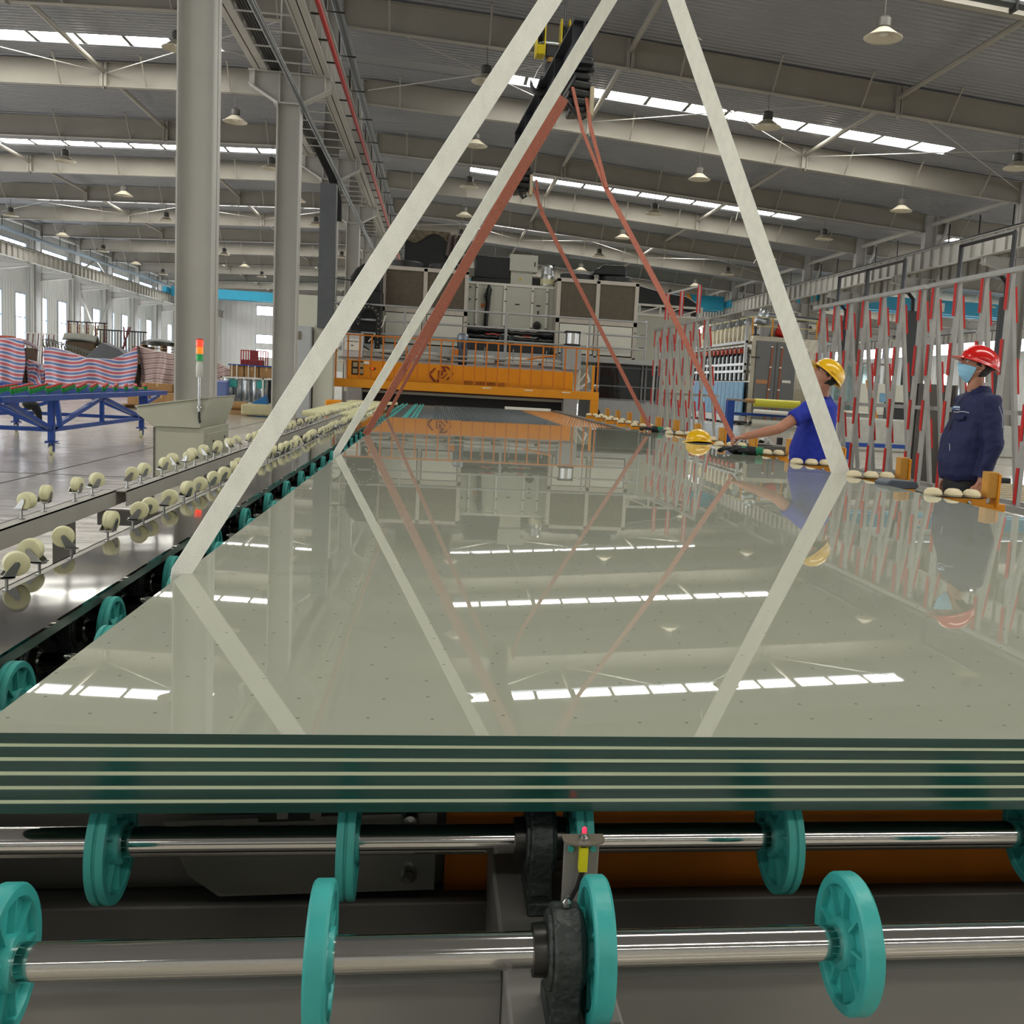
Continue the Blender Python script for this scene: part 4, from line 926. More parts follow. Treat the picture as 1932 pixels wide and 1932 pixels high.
# black tunnel and truss right of the chillers, pale wall below
t = T('rear_tunnel', 'long sloping black cooling tunnel behind the right chiller', 'tunnel', (9,38,4.5))
MB().prism([(6.4,4.5),(9.5,4.4),(9.5,4.7),(9.0,4.98),(8.2,5.05),(7.2,5.25),(6.4,5.3)], 'y', 38, 44).build('cover', blackp, t, bevel=.05)
for x in (6.6,9.4): MB().box(x-.1,x+.1,38.2,38.4,0,4.5).build('leg', dark, t, smooth=0)
t = T('lattice_truss', 'white lattice truss below the black tunnel', 'truss', (8.5,37.9,4))
for z_ in (4.5,4.15): MB().box(6.3,9.6,37.8,37.95,z_,z_+.08).build('chord', white, t, smooth=0)
for i in range(4):
    x = 6.4 + i*.78; MB().bar((x,37.87,4.22),(x+.8,37.87,4.5),.05,.05).build('diagonal', white, t, smooth=0); MB().box(x+.8,x+.87,37.84,37.9,4.2,4.5).build('upright', white, t, smooth=0)
o = MB().box(6.3,9.4,37.9,40,0,4.2).build('pale_partition', pale, None, bevel=.02); tag(o, 'pale grey partition wall panel below the white truss', 'partition')
o = MB().box(-6,6.3,45,45.1,1.5,4.6).build('rear_partition', pale, None, smooth=0); tag(o, 'pale partition far behind the chillers', 'partition')
# glazed control room at the right
t = T('control_room', 'dark glazed control room under the platform right of the furnace', 'control room', (6,33,0))
MB().box(4.9,7.1,33.0,36,0,1.08).build('lower_panel', mgrey, t, smooth=0)
MB().box(4.9,7.1,33.05,36,1.08,2.2).build('dark_interior', mat('dark_glass','#0f1214',.06,spec=.8), t, smooth=0)
for x in (4.95,5.1,6.52,6.64,7.02): MB().box(x-.03,x+.03,32.97,33.05,1.0,2.2).build('mullion', mat('alu_grey','#7c7d80',.35,.6), t, smooth=0)
for z_ in (1.08,1.5,2.1): MB().box(4.9,7.1,32.98,33.05,z_-.02,z_+.02).build('transom', MC['alu_grey'], t, smooth=0)
MB().lathe([(.09,0),(.1,.03),(.1,.25),(.06,.28)], (4.78,32.5,1.45), (1,0,0), 14).build('round_lamp', steel, t)
MB().lathe([(.16,0),(.18,.04),(.16,.1)], (4.85,31.8,.62), (0,-1,0), 18).build('black_wheel', black, t)
# grey cabinet left
t = T('switch_cabinet', 'tall light grey switch cabinet left of the yellow gate', 'cabinet', (-3.8,29,0))
cg = mat('cabinet_grey', '#a4a6a8', .4, var=.03)
MB().box(-4.18,-3.42,29,29.6,.12,2.62).build('body', cg, t, bevel=.01)
MB().box(-4.16,-4.04,28.985,29,.15,2.6).build('hinge_strip', cg, t, smooth=0)
MB().box(-4.02,-3.44,28.98,29,.15,2.6).build('door', cg, t, bevel=.006)
MB().box(-4.1,-4.08,28.97,28.985,1.15,1.38).build('handle', black, t, smooth=0)
MB().box(-3.96,-3.69,28.96,28.985,2.25,2.47).build('vent', mat('vent_khaki','#6c685a',.6,bump=.8,bsc=60), t, smooth=0)
MB().box(-4.18,-3.42,29,29.6,0,.12).build('plinth', mat('brown_plinth','#5a4640',.5), t, smooth=0)
t = T('switch_cabinet', 'cream cabinet just right of the tall grey one, behind the gate', 'cabinet', (-3.1,29.6,0))
MB().box(-3.38,-2.86,29.2,29.7,.0,2.68).build('body', pale, t, bevel=.01); MB().path([(-3.3,29.2,2.7),(-3.2,29.2,2.74),(-2.95,29.2,2.74),(-2.9,29.2,2.7)], .012, 5).build('lifting_bar', dark, t)
t = T('drive_cover', 'orange-yellow drive cover at the far end of the outer caster rail', 'cover', (-2.6,27.5,.4))
MB().box(-2.8,-2.42,26.9,27.6,.15,.72).build('cover', oranp, t, bevel=.03)
MB().box(-2.42,-2.3,26.95,27.5,.35,.7).build('motor', dark, t, bevel=.02); MB().tube((-2.3,27.2,.62),(-1.2,27.2,.62),.06,10).build('cream_roller', wcr, t)
# ================================================================ left background
# operator console
con = mat('console_beige', '#a9a998', .45, var=.03)
t = T('operator_console', 'beige angled operator console with overhanging desk beside the caster rails', 'console', (-2.9,12.9,0))
MB().prism([(-3.16,.0),(-2.62,.0),(-2.62,.67),(-3.16,.67)], 'y', 12.3, 13.7).build('cabinet', con, t, bevel=.006)
MB().prism([(-3.16,.67),(-2.66,.67),(-2.56,.95),(-2.56,1.02),(-3.34,.88),(-3.34,.80)], 'y', 12.26, 13.74).build('desk_top', con, t, bevel=.006)
MB().prism([(-3.36,.88),(-2.55,1.02),(-2.55,1.035),(-3.36,.895)], 'y', 12.24, 13.76).build('lid', con, t, smooth=0)
MB().box(-2.625,-2.612,12.4,13.62,.05,.6).build('side_door', con, t, bevel=.003)
for y, z_ in ((12.75,.5),(13.4,.52)): MB().lathe([(.012,0),(.012,.012)], (-2.612,y,z_), (1,0,0), 10).build('lock', dark, t)
MB().box(-3.17,-3.155,12.29,12.3,.0,.66).build('dark_seam', greyd, t, smooth=0)
t = T('stack_light', 'signal tower glowing red above amber and green on a silver pole', 'signal light', (-2.66,12.2,1.0))
MB().tube((-2.66,12.22,.86),(-2.66,12.22,1.25),.014,12).build('pole', steel, t)
MB().lathe([(.036,0),(.038,.005),(.038,.12),(.03,.17),(.036,.18)], (-2.66,12.22,1.25), n=18).build('base', mat('lens_grey','#c3c3ba',.35), t)
for i, (cn, hx, em) in enumerate((('lens_green','#0f8f46',.25),('lens_amber','#e07a10',1.0),('lens_red','#ff2d14',3.2))):
    MB().lathe([(.036,0),(.039,.004),(.039,.07),(.036,.074)], (-2.66,12.22,1.43+.078*i), n=18).build(['green_lens','amber_lens','red_lens'][i], mat(cn, hx, .25, emit=em), t)
MB().lathe([(.04,0),(.036,.012),(0,.015)], (-2.66,12.22,1.664), n=18).build('cap', redp, t)
MB().lathe([(.028,0),(.028,.02)], (-2.66,12.22,.9), n=12).build('flange', steel, t)
MB().path([(-2.66,12.24,.95),(-2.665,12.25,.8),(-2.655,12.25,.73)], .012, 6).build('cable', black, t)
# blue caster table
t = T('blue_roller_table', 'blue steel trolley table with rows of red and green rollers on top', 'table', (-6.9,17.8,0))
X0,X1,Y0,Y1 = -9.2,-5.35,13.7,21.6
m_ = MB()
for x in (X0,X1): m_.box(x-.04,x+.04,Y0,Y1,.78,.86)
for y in (Y0,Y1): m_.box(X0,X1,y-.04,y+.04,.78,.86)
m_.build('top_frame', bluep, t, bevel=.004)
for i in range(16):
    y = Y0+.3+.5*i; MB().box(X0,X1,y-.025,y+.025,.80,.85).build('slat', bluep, t, smooth=0)
LG = [(-7.6,15.65),(-5.42,15.65),(-7.6,20.2),(-5.42,20.2)]
for i, (x, y) in enumerate(LG):
    lg_ = MB().box(x-.04,x+.04,y-.04,y+.04,.2,.8).box(x-.07,x+.07,y-.07,y+.07,.18,.2).build('leg', bluep, t, bevel=.004)
    MB().tube((x,y,.13),(x,y,.19),.02,8).box(x-.035,x-.028,y-.03,y+.03,.05,.16).box(x+.028,x+.035,y-.03,y+.03,.05,.16).box(x-.1,x+.1,y-.01,y+.01,.165,.175).build('fork', bluep, lg_, smooth=0)
    MB().lathe([(.02,-.024),(.06,-.024),(.07,-.015),(.07,.015),(.06,.024),(.02,.024)], (x,y,.07), (1,0,0), 18).build('wheel', wcr, lg_)
def bb(p, q, n='brace', w_=.06): MB().bar(p, q, w_, w_).build(n, bluep, t, smooth=0)
for a, b in ((0,1),(1,3),(3,2),(2,0)): bb((*LG[a],.36), (*LG[b],.36), 'lower_rail')
for x in (-5.42,-7.6):
    bb((x,15.7,.38),(x,17.9,.78)); bb((x,20.15,.38),(x,17.9,.78)); bb((x,17.9,.36),(x,17.9,.78),'upright')
    bb((x,15.6,.38),(x,14.1,.78)); bb((x,20.25,.6),(x,21.4,.78))
for y in (15.65,20.2): bb((-7.55,y,.38),(-6.5,y,.78)); bb((-5.47,y,.38),(-6.5,y,.78)); bb((-5.3,y,.4),(-5.35,y,.78))
gr_ = mat('roller_green','#1f8a3c',.4); rd_ = mat('roller_red','#b3261c',.4)
base = []
for i in range(19):
    ys0 = 13.75 + .62*i - 2.4*(i//12 > 0)*0
    x0_ = -5.45
    q = MB(); n = 0
    for k in range(7):
        x = x0_ - .27*.5*k; y = ys0 + .96*.5*k
        if y > Y1-.1 or x < X0: continue
        q.lathe([(.01,-.04),(.04,.0),(.04,.03),(.02,.035)], (x,y,.91), n=8, mi=0); q.lathe([(.0,.075),(.028,.068),(.032,.05),(.02,.035)], (x,y,.90), n=8, mi=1); n += 1
    if n > 1: q.build('roller_row', [gr_, rd_], t)
for i in range(10):
    q = MB()
    for k in range(9):
        x = -6.35 - .35*(i%3) - .27*.42*k - .28*i; y = 13.8 + .2*i + .96*.42*k
        if y > Y1-.1 or x < X0: continue
        q.lathe([(.01,-.04),(.04,.0),(.04,.03),(.02,.035)], (x,y,.91), n=8, mi=0); q.lathe([(.0,.075),(.028,.068),(.032,.05),(.02,.035)], (x,y,.90), n=8, mi=1)
    q.build('roller_row', [gr_, rd_], t)
t = T('cable_bundle', 'dark bundle of rags and hose hanging under the blue table', 'bundle', (-5.9,16.4,.5))
MB().path([(-6.05,16.3,.78),(-5.95,16.3,.70),(-5.9,16.35,.66),(-5.86,16.4,.55),(-5.84,16.4,.45),(-5.8,16.4,.32)], [.02,.05,.07,.05,.03,.02], 8).build('hose', black, t)
MB().lathe([(0,-.09),(.07,-.05),(.1,.0),(.07,.06),(0,.1)], (-5.95,16.3,.68), n=10).build('rag', mat('rag_green','#2c3128',.8,bump=.5), t)
# cartons and pallets
card = mat('cardboard', '#a07a4e', .75, var=.08); pal_ = mat('pallet_wood', '#9a7a52', .8, var=.15)
tape = mat('packing_tape', '#c0a070', .35)
def pallet(lab, x, y, z, lx=1.2, ly=1.0, grp=None, rz=0):
    t = T('pallet', lab, 'pallet', (x,y,z), grp)
    for i in range(5): MB().box(x-lx/2,x+lx/2,y-ly/2+i*(ly-.1)/4,y-ly/2+i*(ly-.1)/4+.1,z+.11,z+.13).build('board', pal_, t, smooth=0)
    for i in range(3): MB().box(x-lx/2+i*(lx-.1)/2,x-lx/2+i*(lx-.1)/2+.1,y-ly/2,y+ly/2,z,z+.11).build('runner', pal_, t, smooth=0)
    t.rotation_euler = (0,0,rz); return t
def carton(lab, x, y, z, sx, sy, sz, grp='cardboard cartons by the first column', m_=None):
    t = T('cardboard_box', lab, 'box', (x,y,z), grp)
    MB().box(x-sx/2,x+sx/2,y-sy/2,y+sy/2,z,z+sz).build('box', m_ or card, t, bevel=.006)
    MB().box(x-.03,x+.03,y-sy/2-.002,y+sy/2+.002,z+sz*.6,z+sz+.002).build('tape', tape, t, smooth=0)
    return t
pallet('wooden pallet under the cartons behind the blue table', -8.7, 33.6, 0, 1.5, 1.1)
carton('large carton standing at the left on the pallet', -8.95,33.3,.13,.62,.6,.38); carton('carton in the middle of the pallet by the first column', -8.3,33.3,.13,.62,.6,.4)
carton('smaller carton at the back left of the pallet', -9.0,34.1,.13,.5,.5,.5); carton('wide carton stacked on top of the others', -8.55,33.8,.55,.9,.5,.24)
carton('open carton with white flap nearest the first column', -7.75,33.0,0,.66,.6,.52); carton('carton behind the open one', -7.8,34.0,0,.7,.6,.75)
# tarpaulins
def tarpm(name, cols, per):
    m = bpy.data.materials.new(name); m.use_nodes = True; nt = m.node_tree; N = nt.nodes; L = nt.links; b = bsdf(m)
    tc = N.new('ShaderNodeTexCoord'); sp = N.new('ShaderNodeSeparateXYZ'); L.new(tc.outputs['UV'], sp.inputs[0])
    mu = N.new('ShaderNodeMath'); mu.operation = 'MULTIPLY'; mu.inputs[1].default_value = per; L.new(sp.outputs['Y'], mu.inputs[0])
    fr = N.new('ShaderNodeMath'); fr.operation = 'FRACT'; L.new(mu.outputs[0], fr.inputs[0])
    rp = N.new('ShaderNodeValToRGB'); rp.color_ramp.interpolation = 'CONSTANT'; L.new(fr.outputs[0], rp.inputs[0])
    el = rp.color_ramp.elements
    for i, (p, c) in enumerate(cols):
        e = el[i] if i < 2 else el.new(p); e.position = p; e.color = lin(c) + [1]
    L.new(rp.outputs[0], b.inputs['Base Color']); b.inputs['Roughness'].default_value = .4; m['bsdf'] = 1
    return m
strip = tarpm('striped_tarp', [(0,'#56689c'),(.32,'#bdb5b6'),(.48,'#ac4f5c'),(.82,'#bdb5b6')], 9.5)
strip2 = tarpm('faded_tarp', [(0,'#b9a29c'),(.3,'#8e6f74'),(.42,'#b9a29c'),(.75,'#7d6a6c')], 13)
def tarp(lab, x0, x1, y, top, m_, sd, zb_=.05, fold=.12, nu=70, tilt=0):
    rn = random.Random(sd); ph = [rn.uniform(0,6.3) for _ in range(6)]
    t = T('striped_tarpaulin', lab, 'tarpaulin', ((x0+x1)/2, y, 0), 'striped tarpaulins covering the stored goods')
    g = MB(); uv = []
    nv = 22
    for j in range(nv+1):
        v = j / nv
        for i in range(nu+1):
            u = i / nu; x = x0 + (x1-x0)*u; tp = interp(u, top)
            f_ = fold*(math.sin(u*23+ph[0])*.5+math.sin(u*41+ph[1]+v*2)*.3+math.sin(u*9+ph[2]-v*3)*.6)
            if v < .75: vv = v/.75; z = zb_ + (tp-zb_)*vv; yy = y - .35*(1-vv) + f_*(1-vv*.6)
            else: vv = (v-.75)/.25; z = tp + .05*math.sin(vv*3) - .25*vv; yy = y + 1.6*vv
            g.v.append((x+.06*math.sin(v*7+u*11), yy, z)); uv.append((u, (z*.36 if v<.75 else (tp+.6*(v-.75)*4)*.36) + tilt*u + .02*math.sin(u*13+ph[3]) + .03*abs(math.sin(u*5+ph[4]))))
    W_ = nu+1
    for j in range(nv):
        for i in range(nu): g.f.append((j*W_+i,j*W_+i+1,(j+1)*W_+i+1,(j+1)*W_+i)); g.m.append(0)
    o = g.build('sheet', m_, t, solid=.01); ul = o.data.uv_layers.new(name='uv')
    for lp in o.data.loops: ul.data[lp.index].uv = uv[lp.vertex_index]
    MB().box(x0+.1,x1-.1,y+.3,y+1.5,0,min(p[1] for p in top)-.15).build('covered_goods', mat('goods_brown','#6a5a48',.8), t, smooth=0)
tarp('blue, white and red striped tarp at the left edge, standing tallest', -19.5, -16.55, 45, [(0,2.0),(.9,2.15),(.97,2.1),(1,1.9)], strip, 1)
tarp('short striped tarp dip between the two tall ones', -16.55, -15.6, 45.3, [(0,1.3),(.4,1.1),(.6,.9),(1,1.85)], strip, 2, tilt=.25)
tarp('long sagging striped tarp in the middle of the left background', -15.75, -12.2, 44.8, [(0,1.8),(.08,1.86),(.45,1.5),(.7,1.5),(.9,1.85),(1,2.12)], strip, 3)
tarp('faded pinkish tarp ending at the first column', -12.2, -9.6, 45.2, [(0,2.1),(.2,1.95),(.6,1.85),(1,1.8)], strip2, 4, zb_=.45, fold=.2)
tarp('dark striped tarp seen just right of the first column', -9.6, -7.2, 45.5, [(0,1.8),(.3,1.45),(.6,1.25),(1,1.1)], strip2, 5, fold=.2)
# stored racks, frames and cartons behind the tarps
t = T('orange_cabinet', 'orange-red metal cabinet showing above the tarp at the left edge', 'cabinet', (-20.9,54,0))
MB().box(-21.3,-20.5,53.8,54.6,0,2.35).build('body', mat('orange_red','#a8442c',.5), t, bevel=.02); MB().box(-21.25,-20.55,53.78,53.8,.2,2.3).build('door', MC['orange_red'], t, bevel=.01)
carton('brown carton standing high at the left picture edge', -21.8,54,1.9,.8,.7,.6,None); pallet('pallet carrying the high brown carton', -21.8,54,1.77)
t = T('pallet_stack_goods', 'brown wrapped goods under the high carton', 'goods', (-21.8,54,0)); MB().box(-22.4,-21.3,53.6,54.6,0,1.77).build('goods', MC['goods_brown'], t, bevel=.03)
t = T('frame_stack', 'row of leaning white and reddish A-frames behind the tarps', 'rack', (-19.4,55,0))
for i in range(12):
    x = -20.2 + .12*i; MB().bar((x,54.8,.3),(x+.1,55,2.6),.04,.04).build('upright', white if i%2 else mat('rust_red','#6e3a3c',.6), t, smooth=0)
for z_ in (1.9,2.55): MB().box(-20.25,-18.7,54.9,54.97,z_,z_+.05).build('rail', white, t, smooth=0)
t = T('steel_frame_pile', 'leaning pile of olive grey steel frames on pallets', 'frames', (-17.8,54,0))
for i in range(18):
    x = -18.7 + .14*i; h = 2.25 - .035*i
    MB().bar((x,54,.5),(x-.45,54.2,h),.05,.05).bar((x-.45,54.2,h),(x-.1,54.1,h+.08),.05,.05).build('frame', mat('olive_steel','#55574a',.5), t, smooth=0)
MB().box(-18.9,-15.9,53.9,54.9,0,.9).build('support', MC['goods_brown'], t, smooth=0)
t = T('wrapped_rack', 'grey sheet draped over a pile in front of the white rack', 'sheet', (-18.0,56,0)); MB().grid(lambda u,v: (-18.7+1.6*u, 55.5+.8*v, 2.75-.9*abs(v-.4)-.3*(u-.4)**2), 12, 8).build('sheet', mat('grey_sheet','#77776f',.7,bump=.4), t, solid=.02)
MB().box(-18.6,-17.3,55.7,56.3,0,2.3).build('goods', MC['goods_brown'], t, smooth=0)
t = T('beaded_rack', 'tall white and brown rack of small roller rows against the windows', 'rack', (-18.0,57,0))
for i in range(9):
    x = -18.9 + .22*i; MB().box(x-.03,x+.03,57,57.06,0,3.35).build('upright', white if i%2 else MC['rust_red'], t, smooth=0)
    MB().path([(x+.1,57,1.3+.1*k) for k in range(20)], [.05 if k%2 else .015 for k in range(20)], 6).build('bead_column', wcr if i%2 else pal_, t)
for z_ in (1.2,2.3,3.3): MB().box(-18.95,-17.0,57.0,57.06,z_,z_+.06).build('rail', dark, t, smooth=0)
t = T('dark_railing', 'dark barred railing frame stored behind the tarps', 'railing', (-16,56.5,0))
for i in range(16): MB().box(-17.2+.14*i,-17.17+.14*i,56.5,56.55,0 if i in (0,15) else 1.4,2.95).build('bar', dark, t, smooth=0)
for z_ in (1.4,2.95): MB().box(-17.3,-14.9,56.48,56.57,z_,z_+.07).build('rail', dark, t, smooth=0)
t = T('crossed_props', 'rust-red crossed props standing upright against the dark railing', 'props', (-16,56,0))
for a, b in ((-16.3,-15.6),(-15.7,-15.95),(-16.1,-15.7)): MB().bar((a,56,1.2),(b,56.1,3.2),.06,.06).build('prop', MC['rust_red'], t, smooth=0)
t = T('steel_pails', 'two small silver pails on the brown goods', 'pail', (-16.3,55,0))
for x in (-16.6,-15.0): MB().lathe([(.14,0),(.16,.35),(.13,.35)], (x,55,1.7), n=12).build('pail', steel, t)
carton('flat carton beside the silver pails', -14.8,55.5,2.0,.9,.6,.25,None); MB().box(-16.9,-13.9,54.7,56,0,1.7).build('stored_goods', MC['goods_brown'], None, bevel=.02); tag(bpy.data.objects['stored_goods'],'brown stacked goods under the pails and flat carton','goods')
t = T('grey_sheet', 'grey sloping sheet covering goods in the middle', 'sheet', (-15.8,54,0)); MB().prism([(-17.0,1.5),(-14.9,1.5),(-15.4,2.0),(-16.2,2.3)], 'y', 53.5, 54.6).build('sheet', mat('slate_sheet','#5b5d62',.6), t, bevel=.03)
for i in range(3): pallet('empty wooden pallet stacked on goods left of the first column, %s of three' % ('bottom','middle','top')[i], -13.7, 55, 1.9+.15*i, 2.0, 1.0, 'stacked pallets')
t = T('black_cover', 'black folded cover lying on the stacked pallets', 'cover', (-13.9,55,2.35)); MB().lathe([(.9,0),(.8,.15),(.45,.28),(0,.32)], (-13.9,55,2.35), n=14).build('cover', blackp, t)
MB().box(-14.8,-12.6,54.5,55.6,0,1.9).build('goods_block', MC['goods_brown'], None, bevel=.02); tag(bpy.data.objects['goods_block'],'brown goods carrying the stacked pallets','goods')
# drums, cartons and rolls between the first two columns
foil = mat('wrapped_foil', '#b3b8ba', .22, .85, var=.1, bump=.35, bsc=5)
t = T('foil_rolls', 'tall silver film-wrapped rolls with turquoise labels between the columns', 'rolls', (-5.9,34,0))
for i in range(6):
    x = -6.5+.27*i; MB().lathe([(.15,0),(.16,.02),(.16,.75),(.15,.77)], (x,34+.05*(i%2),.35), n=14).build('roll', foil if i < 5 else dark, t)
for x in (-6.35,-5.5): MB().box(x-.12,x+.12,33.8,33.82,.8,1.05).build('label', teal, t, smooth=0)
MB().box(-6.7,-5.1,33.7,34.4,.14,.35).box(-6.7,-6.65,33.7,33.75,.3,1.12).box(-5.45,-5.4,33.7,33.75,.3,1.12).box(-6.7,-5.1,33.7,33.75,1.08,1.12).build('white_frame', white, t, smooth=0)
pallet('pallet under the film-wrapped rolls', -5.9, 34, 0, 1.7, 1.0)
for i, x in enumerate((-6.25,-5.8,-5.35)): carton('carton on the film-wrapped rolls, %s of three' % ('left','middle','right')[i], x,34.1,1.14,.42,.5,.34)
for x in (-6.4,-6.2,-5.85,-5.65): pass
t = T('blue_straps', 'blue board with white straps over the stacked cartons', 'strapping', (-5.8,34,1.5)); MB().box(-6.5,-5.1,33.8,34.4,1.48,1.52).build('board', bluep, t, smooth=0)
for x in (-6.4,-6.25,-5.9,-5.7): MB().box(x,x+.03,33.78,33.8,1.12,1.5).build('strap', white, t, smooth=0)
t = T('red_stand', 'dark red steel frame with seat-like panel on top of the cartons', 'frame', (-5.8,34.2,1.52))
for x in (-6.15,-6.0,-5.55,-5.4):
    for y in (34.0,34.4): MB().box(x-.015,x+.015,y-.015,y+.015,1.52,1.98).build('upright', redp, t, smooth=0)
MB().box(-6.15,-5.5,34.0,34.4,1.52,1.68).box(-5.88,-5.62,33.98,34.0,1.6,1.98).build('panel', mat('dark_red','#7d1d22',.5), t, smooth=0)
for z_ in (1.95,): MB().box(-6.16,-5.4,33.99,34.02,z_,z_+.03).build('rail', redp, t, smooth=0)
t = T('paper_roll', 'brown paper roll lying on a pallet below the silver rolls', 'roll', (-6.0,32.6,.13)); MB().tube((-6.25,32.6,.27),(-5.7,32.6,.27),.13,18).build('roll', card, t); MB().tube((-6.27,32.6,.27),(-5.68,32.6,.27),.04,10).build('core', dark, t)
MB().box(-6.4,-5.6,32.3,32.9,0,.13).build('skid', pal_, t, smooth=0)
o = MB().box(-5.7,-4.75,31.6,32.4,.04,.36).build('cream_bale', mat('cream_bale_m','#b9b28c',.7,var=.08,bump=.3,bsc=6), None, bevel=.05); tag(o,'cream wrapped bale on the floor left of the second column','bale')
o = MB().prism([(-5.6,.0),(-5.15,.0),(-5.15,.36),(-5.2,.62),(-5.6,.36)], 'y', 32.8, 33.2).build('blue_wedge', mat('wedge_blue','#1f6fae',.5), None); tag(o,'blue triangular wedge of sheet behind the cream bale','sheet')
o = MB().grid(lambda u,v: (-7.0+.6*u, 33.6-.5*(1-v), .05+.95*v), 6, 8).build('striped_corner', strip, None, solid=.01); tag(o,'corner of striped tarp at the edge of the first column','tarpaulin')
# ================================================================ right side: racks
rg = mat('rack_grey', '#a8a8a4', .42, .3, var=.12, sc=3); rs = mat('rack_red', '#c01c16', .45)
def rack(lab, X, ytop, grp, y0=None, y1=None, tall=3.17, hoops=()):
    t = T('glass_rack', lab, 'rack', (X, sum(ytop)/len(ytop), 0), grp)
    y0 = y0 or min(ytop)-.08; y1 = y1 or max(ytop)+.08
    MB().box(X-.03,X+.05,y0,y1,tall-.06,tall).build('top_rail', rg, t, smooth=0)
    MB().box(X+.36,X+.42,y0,y1,1.33,1.39).build('mid_rail', rg, t, smooth=0)
    for x in (X-.04, X+.42): MB().box(x-.03,x+.05,y0,y1,.14,.22).build('bottom_rail', rg, t, smooth=0)
    for y in ytop:
        MB().bar((X+.01,y,.2),(X+.03,y,tall-.06),.055,.07).build('front_post', rg, t, smooth=0)
        MB().bar((X+.45,y+.07,.2),(X+.06,y+.07,tall-.06),.05,.07).build('rear_post', rg, t, smooth=0)
        for z0 in (2.65, 1.83, 1.02, .24):
            MB().box(X-.04,X-.02,y-.028,y+.012,z0,z0+.45).build('red_strip', rs, t, smooth=0)
        for z0 in (2.5, 1.6, .75):
            x0 = X+.45-.39*(z0-.2)/2.9; x1 = X+.45-.39*(z0+.25)/2.9
            MB().bar((x0+.045,y+.07,z0),(x1+.045,y+.07,z0+.45),.05,.02).build('red_strip', rs, t, smooth=0)
    for y in (y0+.2, y1-.2):
        for x in (X-.02, X+.42): MB().lathe([(.02,-.02),(.06,-.02),(.06,.02),(.02,.02)], (x,y,.07), (1,0,0), 14).build('wheel', black, t); MB().box(X-.05,X+.47,y-.04,y+.04,.12,.15).build('foot_plate', rg, t, smooth=0)
    for a, b in hoops:
        MB().path([(X,a,tall),(X,a,tall+.45),(X,b,tall+.45),(X,b,tall)], .035, 4).build('dark_hoop', dark, t, smooth=0)
    return t
rack('grey glass rack with red strips standing behind the worker in blue', 7.1, [18.93,18.22,17.61,16.94,16.23,15.56,14.84], 'red and grey glass racks', 14.7, 19.3, hoops=((18.15,16.9),(16.9,15.5)))
rack('nearest glass rack with red strips, behind the man in the navy jacket', 7.1, [14.43,13.76,13.05,12.42,11.75,11.08,10.4,9.7], 'red and grey glass racks', 9.4, 14.58, hoops=((13.75,12.4),))
rack('farther glass rack with red strips, right of the furnace control room', 6.1, [29.24,28.33,27.47,26.59,25.61,24.69,23.69], 'red and grey glass racks', 23.6, 29.4)
t = T('grey_post', 'short wide grey steel post seen between the two near racks', 'post', (8.1,16.2,0))
MB().box(7.8,7.83,15.9,16.4,.1,1.75).box(8.35,8.38,15.9,16.4,.1,1.75).box(7.8,8.38,16.1,16.13,.1,1.75).build('channel', greyd, t, smooth=0); MB().box(7.7,8.5,15.8,16.5,0,.1).build('foot', greyd, t, bevel=.01)
# hanging red arms of a rack beyond
t = T('red_arm_rack', 'tall rack top with three hanging red padded arms beyond the far rack', 'rack', (6.3,27,3.2))
MB().bar((5.88,27,3.95),(6.74,27,4.22),.05,.05).build('top_bar', rg, t, smooth=0)
for x, z0, z1 in ((5.89,3.2,3.95),(6.27,3.32,4.05),(6.73,3.43,4.24)):
    MB().box(x-.05,x-.025,26.97,27.03,z0+.08,z1).box(x+.025,x+.05,26.97,27.03,z0+.08,z1).build('red_pad', rs, t, smooth=0); MB().prism([(x-.04,z1),(x+.04,z1),(x+.03,z0+.1),(x,z0),(x-.03,z0+.1)], 'y', 26.98, 27.02).build('arm', rg, t, smooth=0)
for x in (5.89, 6.73): MB().box(x-.02,x+.02,27.05,27.1,.0,3.6).build('stand', rg, t, smooth=0)
# blue film stand
t = T('film_stand', 'blue stand with yellow film roll above a clear roll, right of the far rack', 'stand', (6.2,19,0))
for x in (5.48,7.0): MB().box(x-.07,x+.07,18.93,19.07,0,1.3).build('post', bluep, t, bevel=.006)
MB().box(5.5,7.0,18.98,19.02,1.03,1.08).box(5.5,7.0,18.98,19.02,.1,.16).build('cross_rail', bluep, t, smooth=0)
MB().tube((5.4,18.95,1.31),(7.1,18.95,1.31),.025,10).build('spindle', steel, t)
MB().tube((5.75,18.95,1.31),(5.93,18.95,1.31),.04,12).build('card_core', card, t)
MB().tube((5.93,18.95,1.28),(6.82,18.95,1.28),.078,20).build('yellow_film_roll', mat('yellow_film','#c9c43a',.3,var=.05,bump=.2,bsc=3,st=(1,1,30)), t)
MB().tube((5.55,18.95,.9),(5.95,18.95,.9),.025,10).build('spindle', dark, t)
MB().lathe([(.03,0),(.09,.01),(.09,.04),(.03,.05)], (5.78,18.95,.9), (1,0,0), 16).build('roll_flange', steel, t)
MB().tube((5.9,18.95,.9),(6.9,18.95,.9),.065,18).build('clear_film_roll', mat('clear_film','#c9c6b6',.2,var=.05), t)
MB().tube((5.9,18.85,1.12),(6.95,18.85,1.1),.04,12).build('white_sleeve', white, t)
t = T('crumpled_foil', 'heap of crumpled grey plastic film on the floor bench by the blue stand', 'film', (5.85,18.3,.5))
g = MB(); rn = random.Random(4)
hm = [[.12*rn.random() + .16*math.sin(math.pi*i/14)*math.sin(math.pi*j/8) for i in range(15)] for j in range(9)]
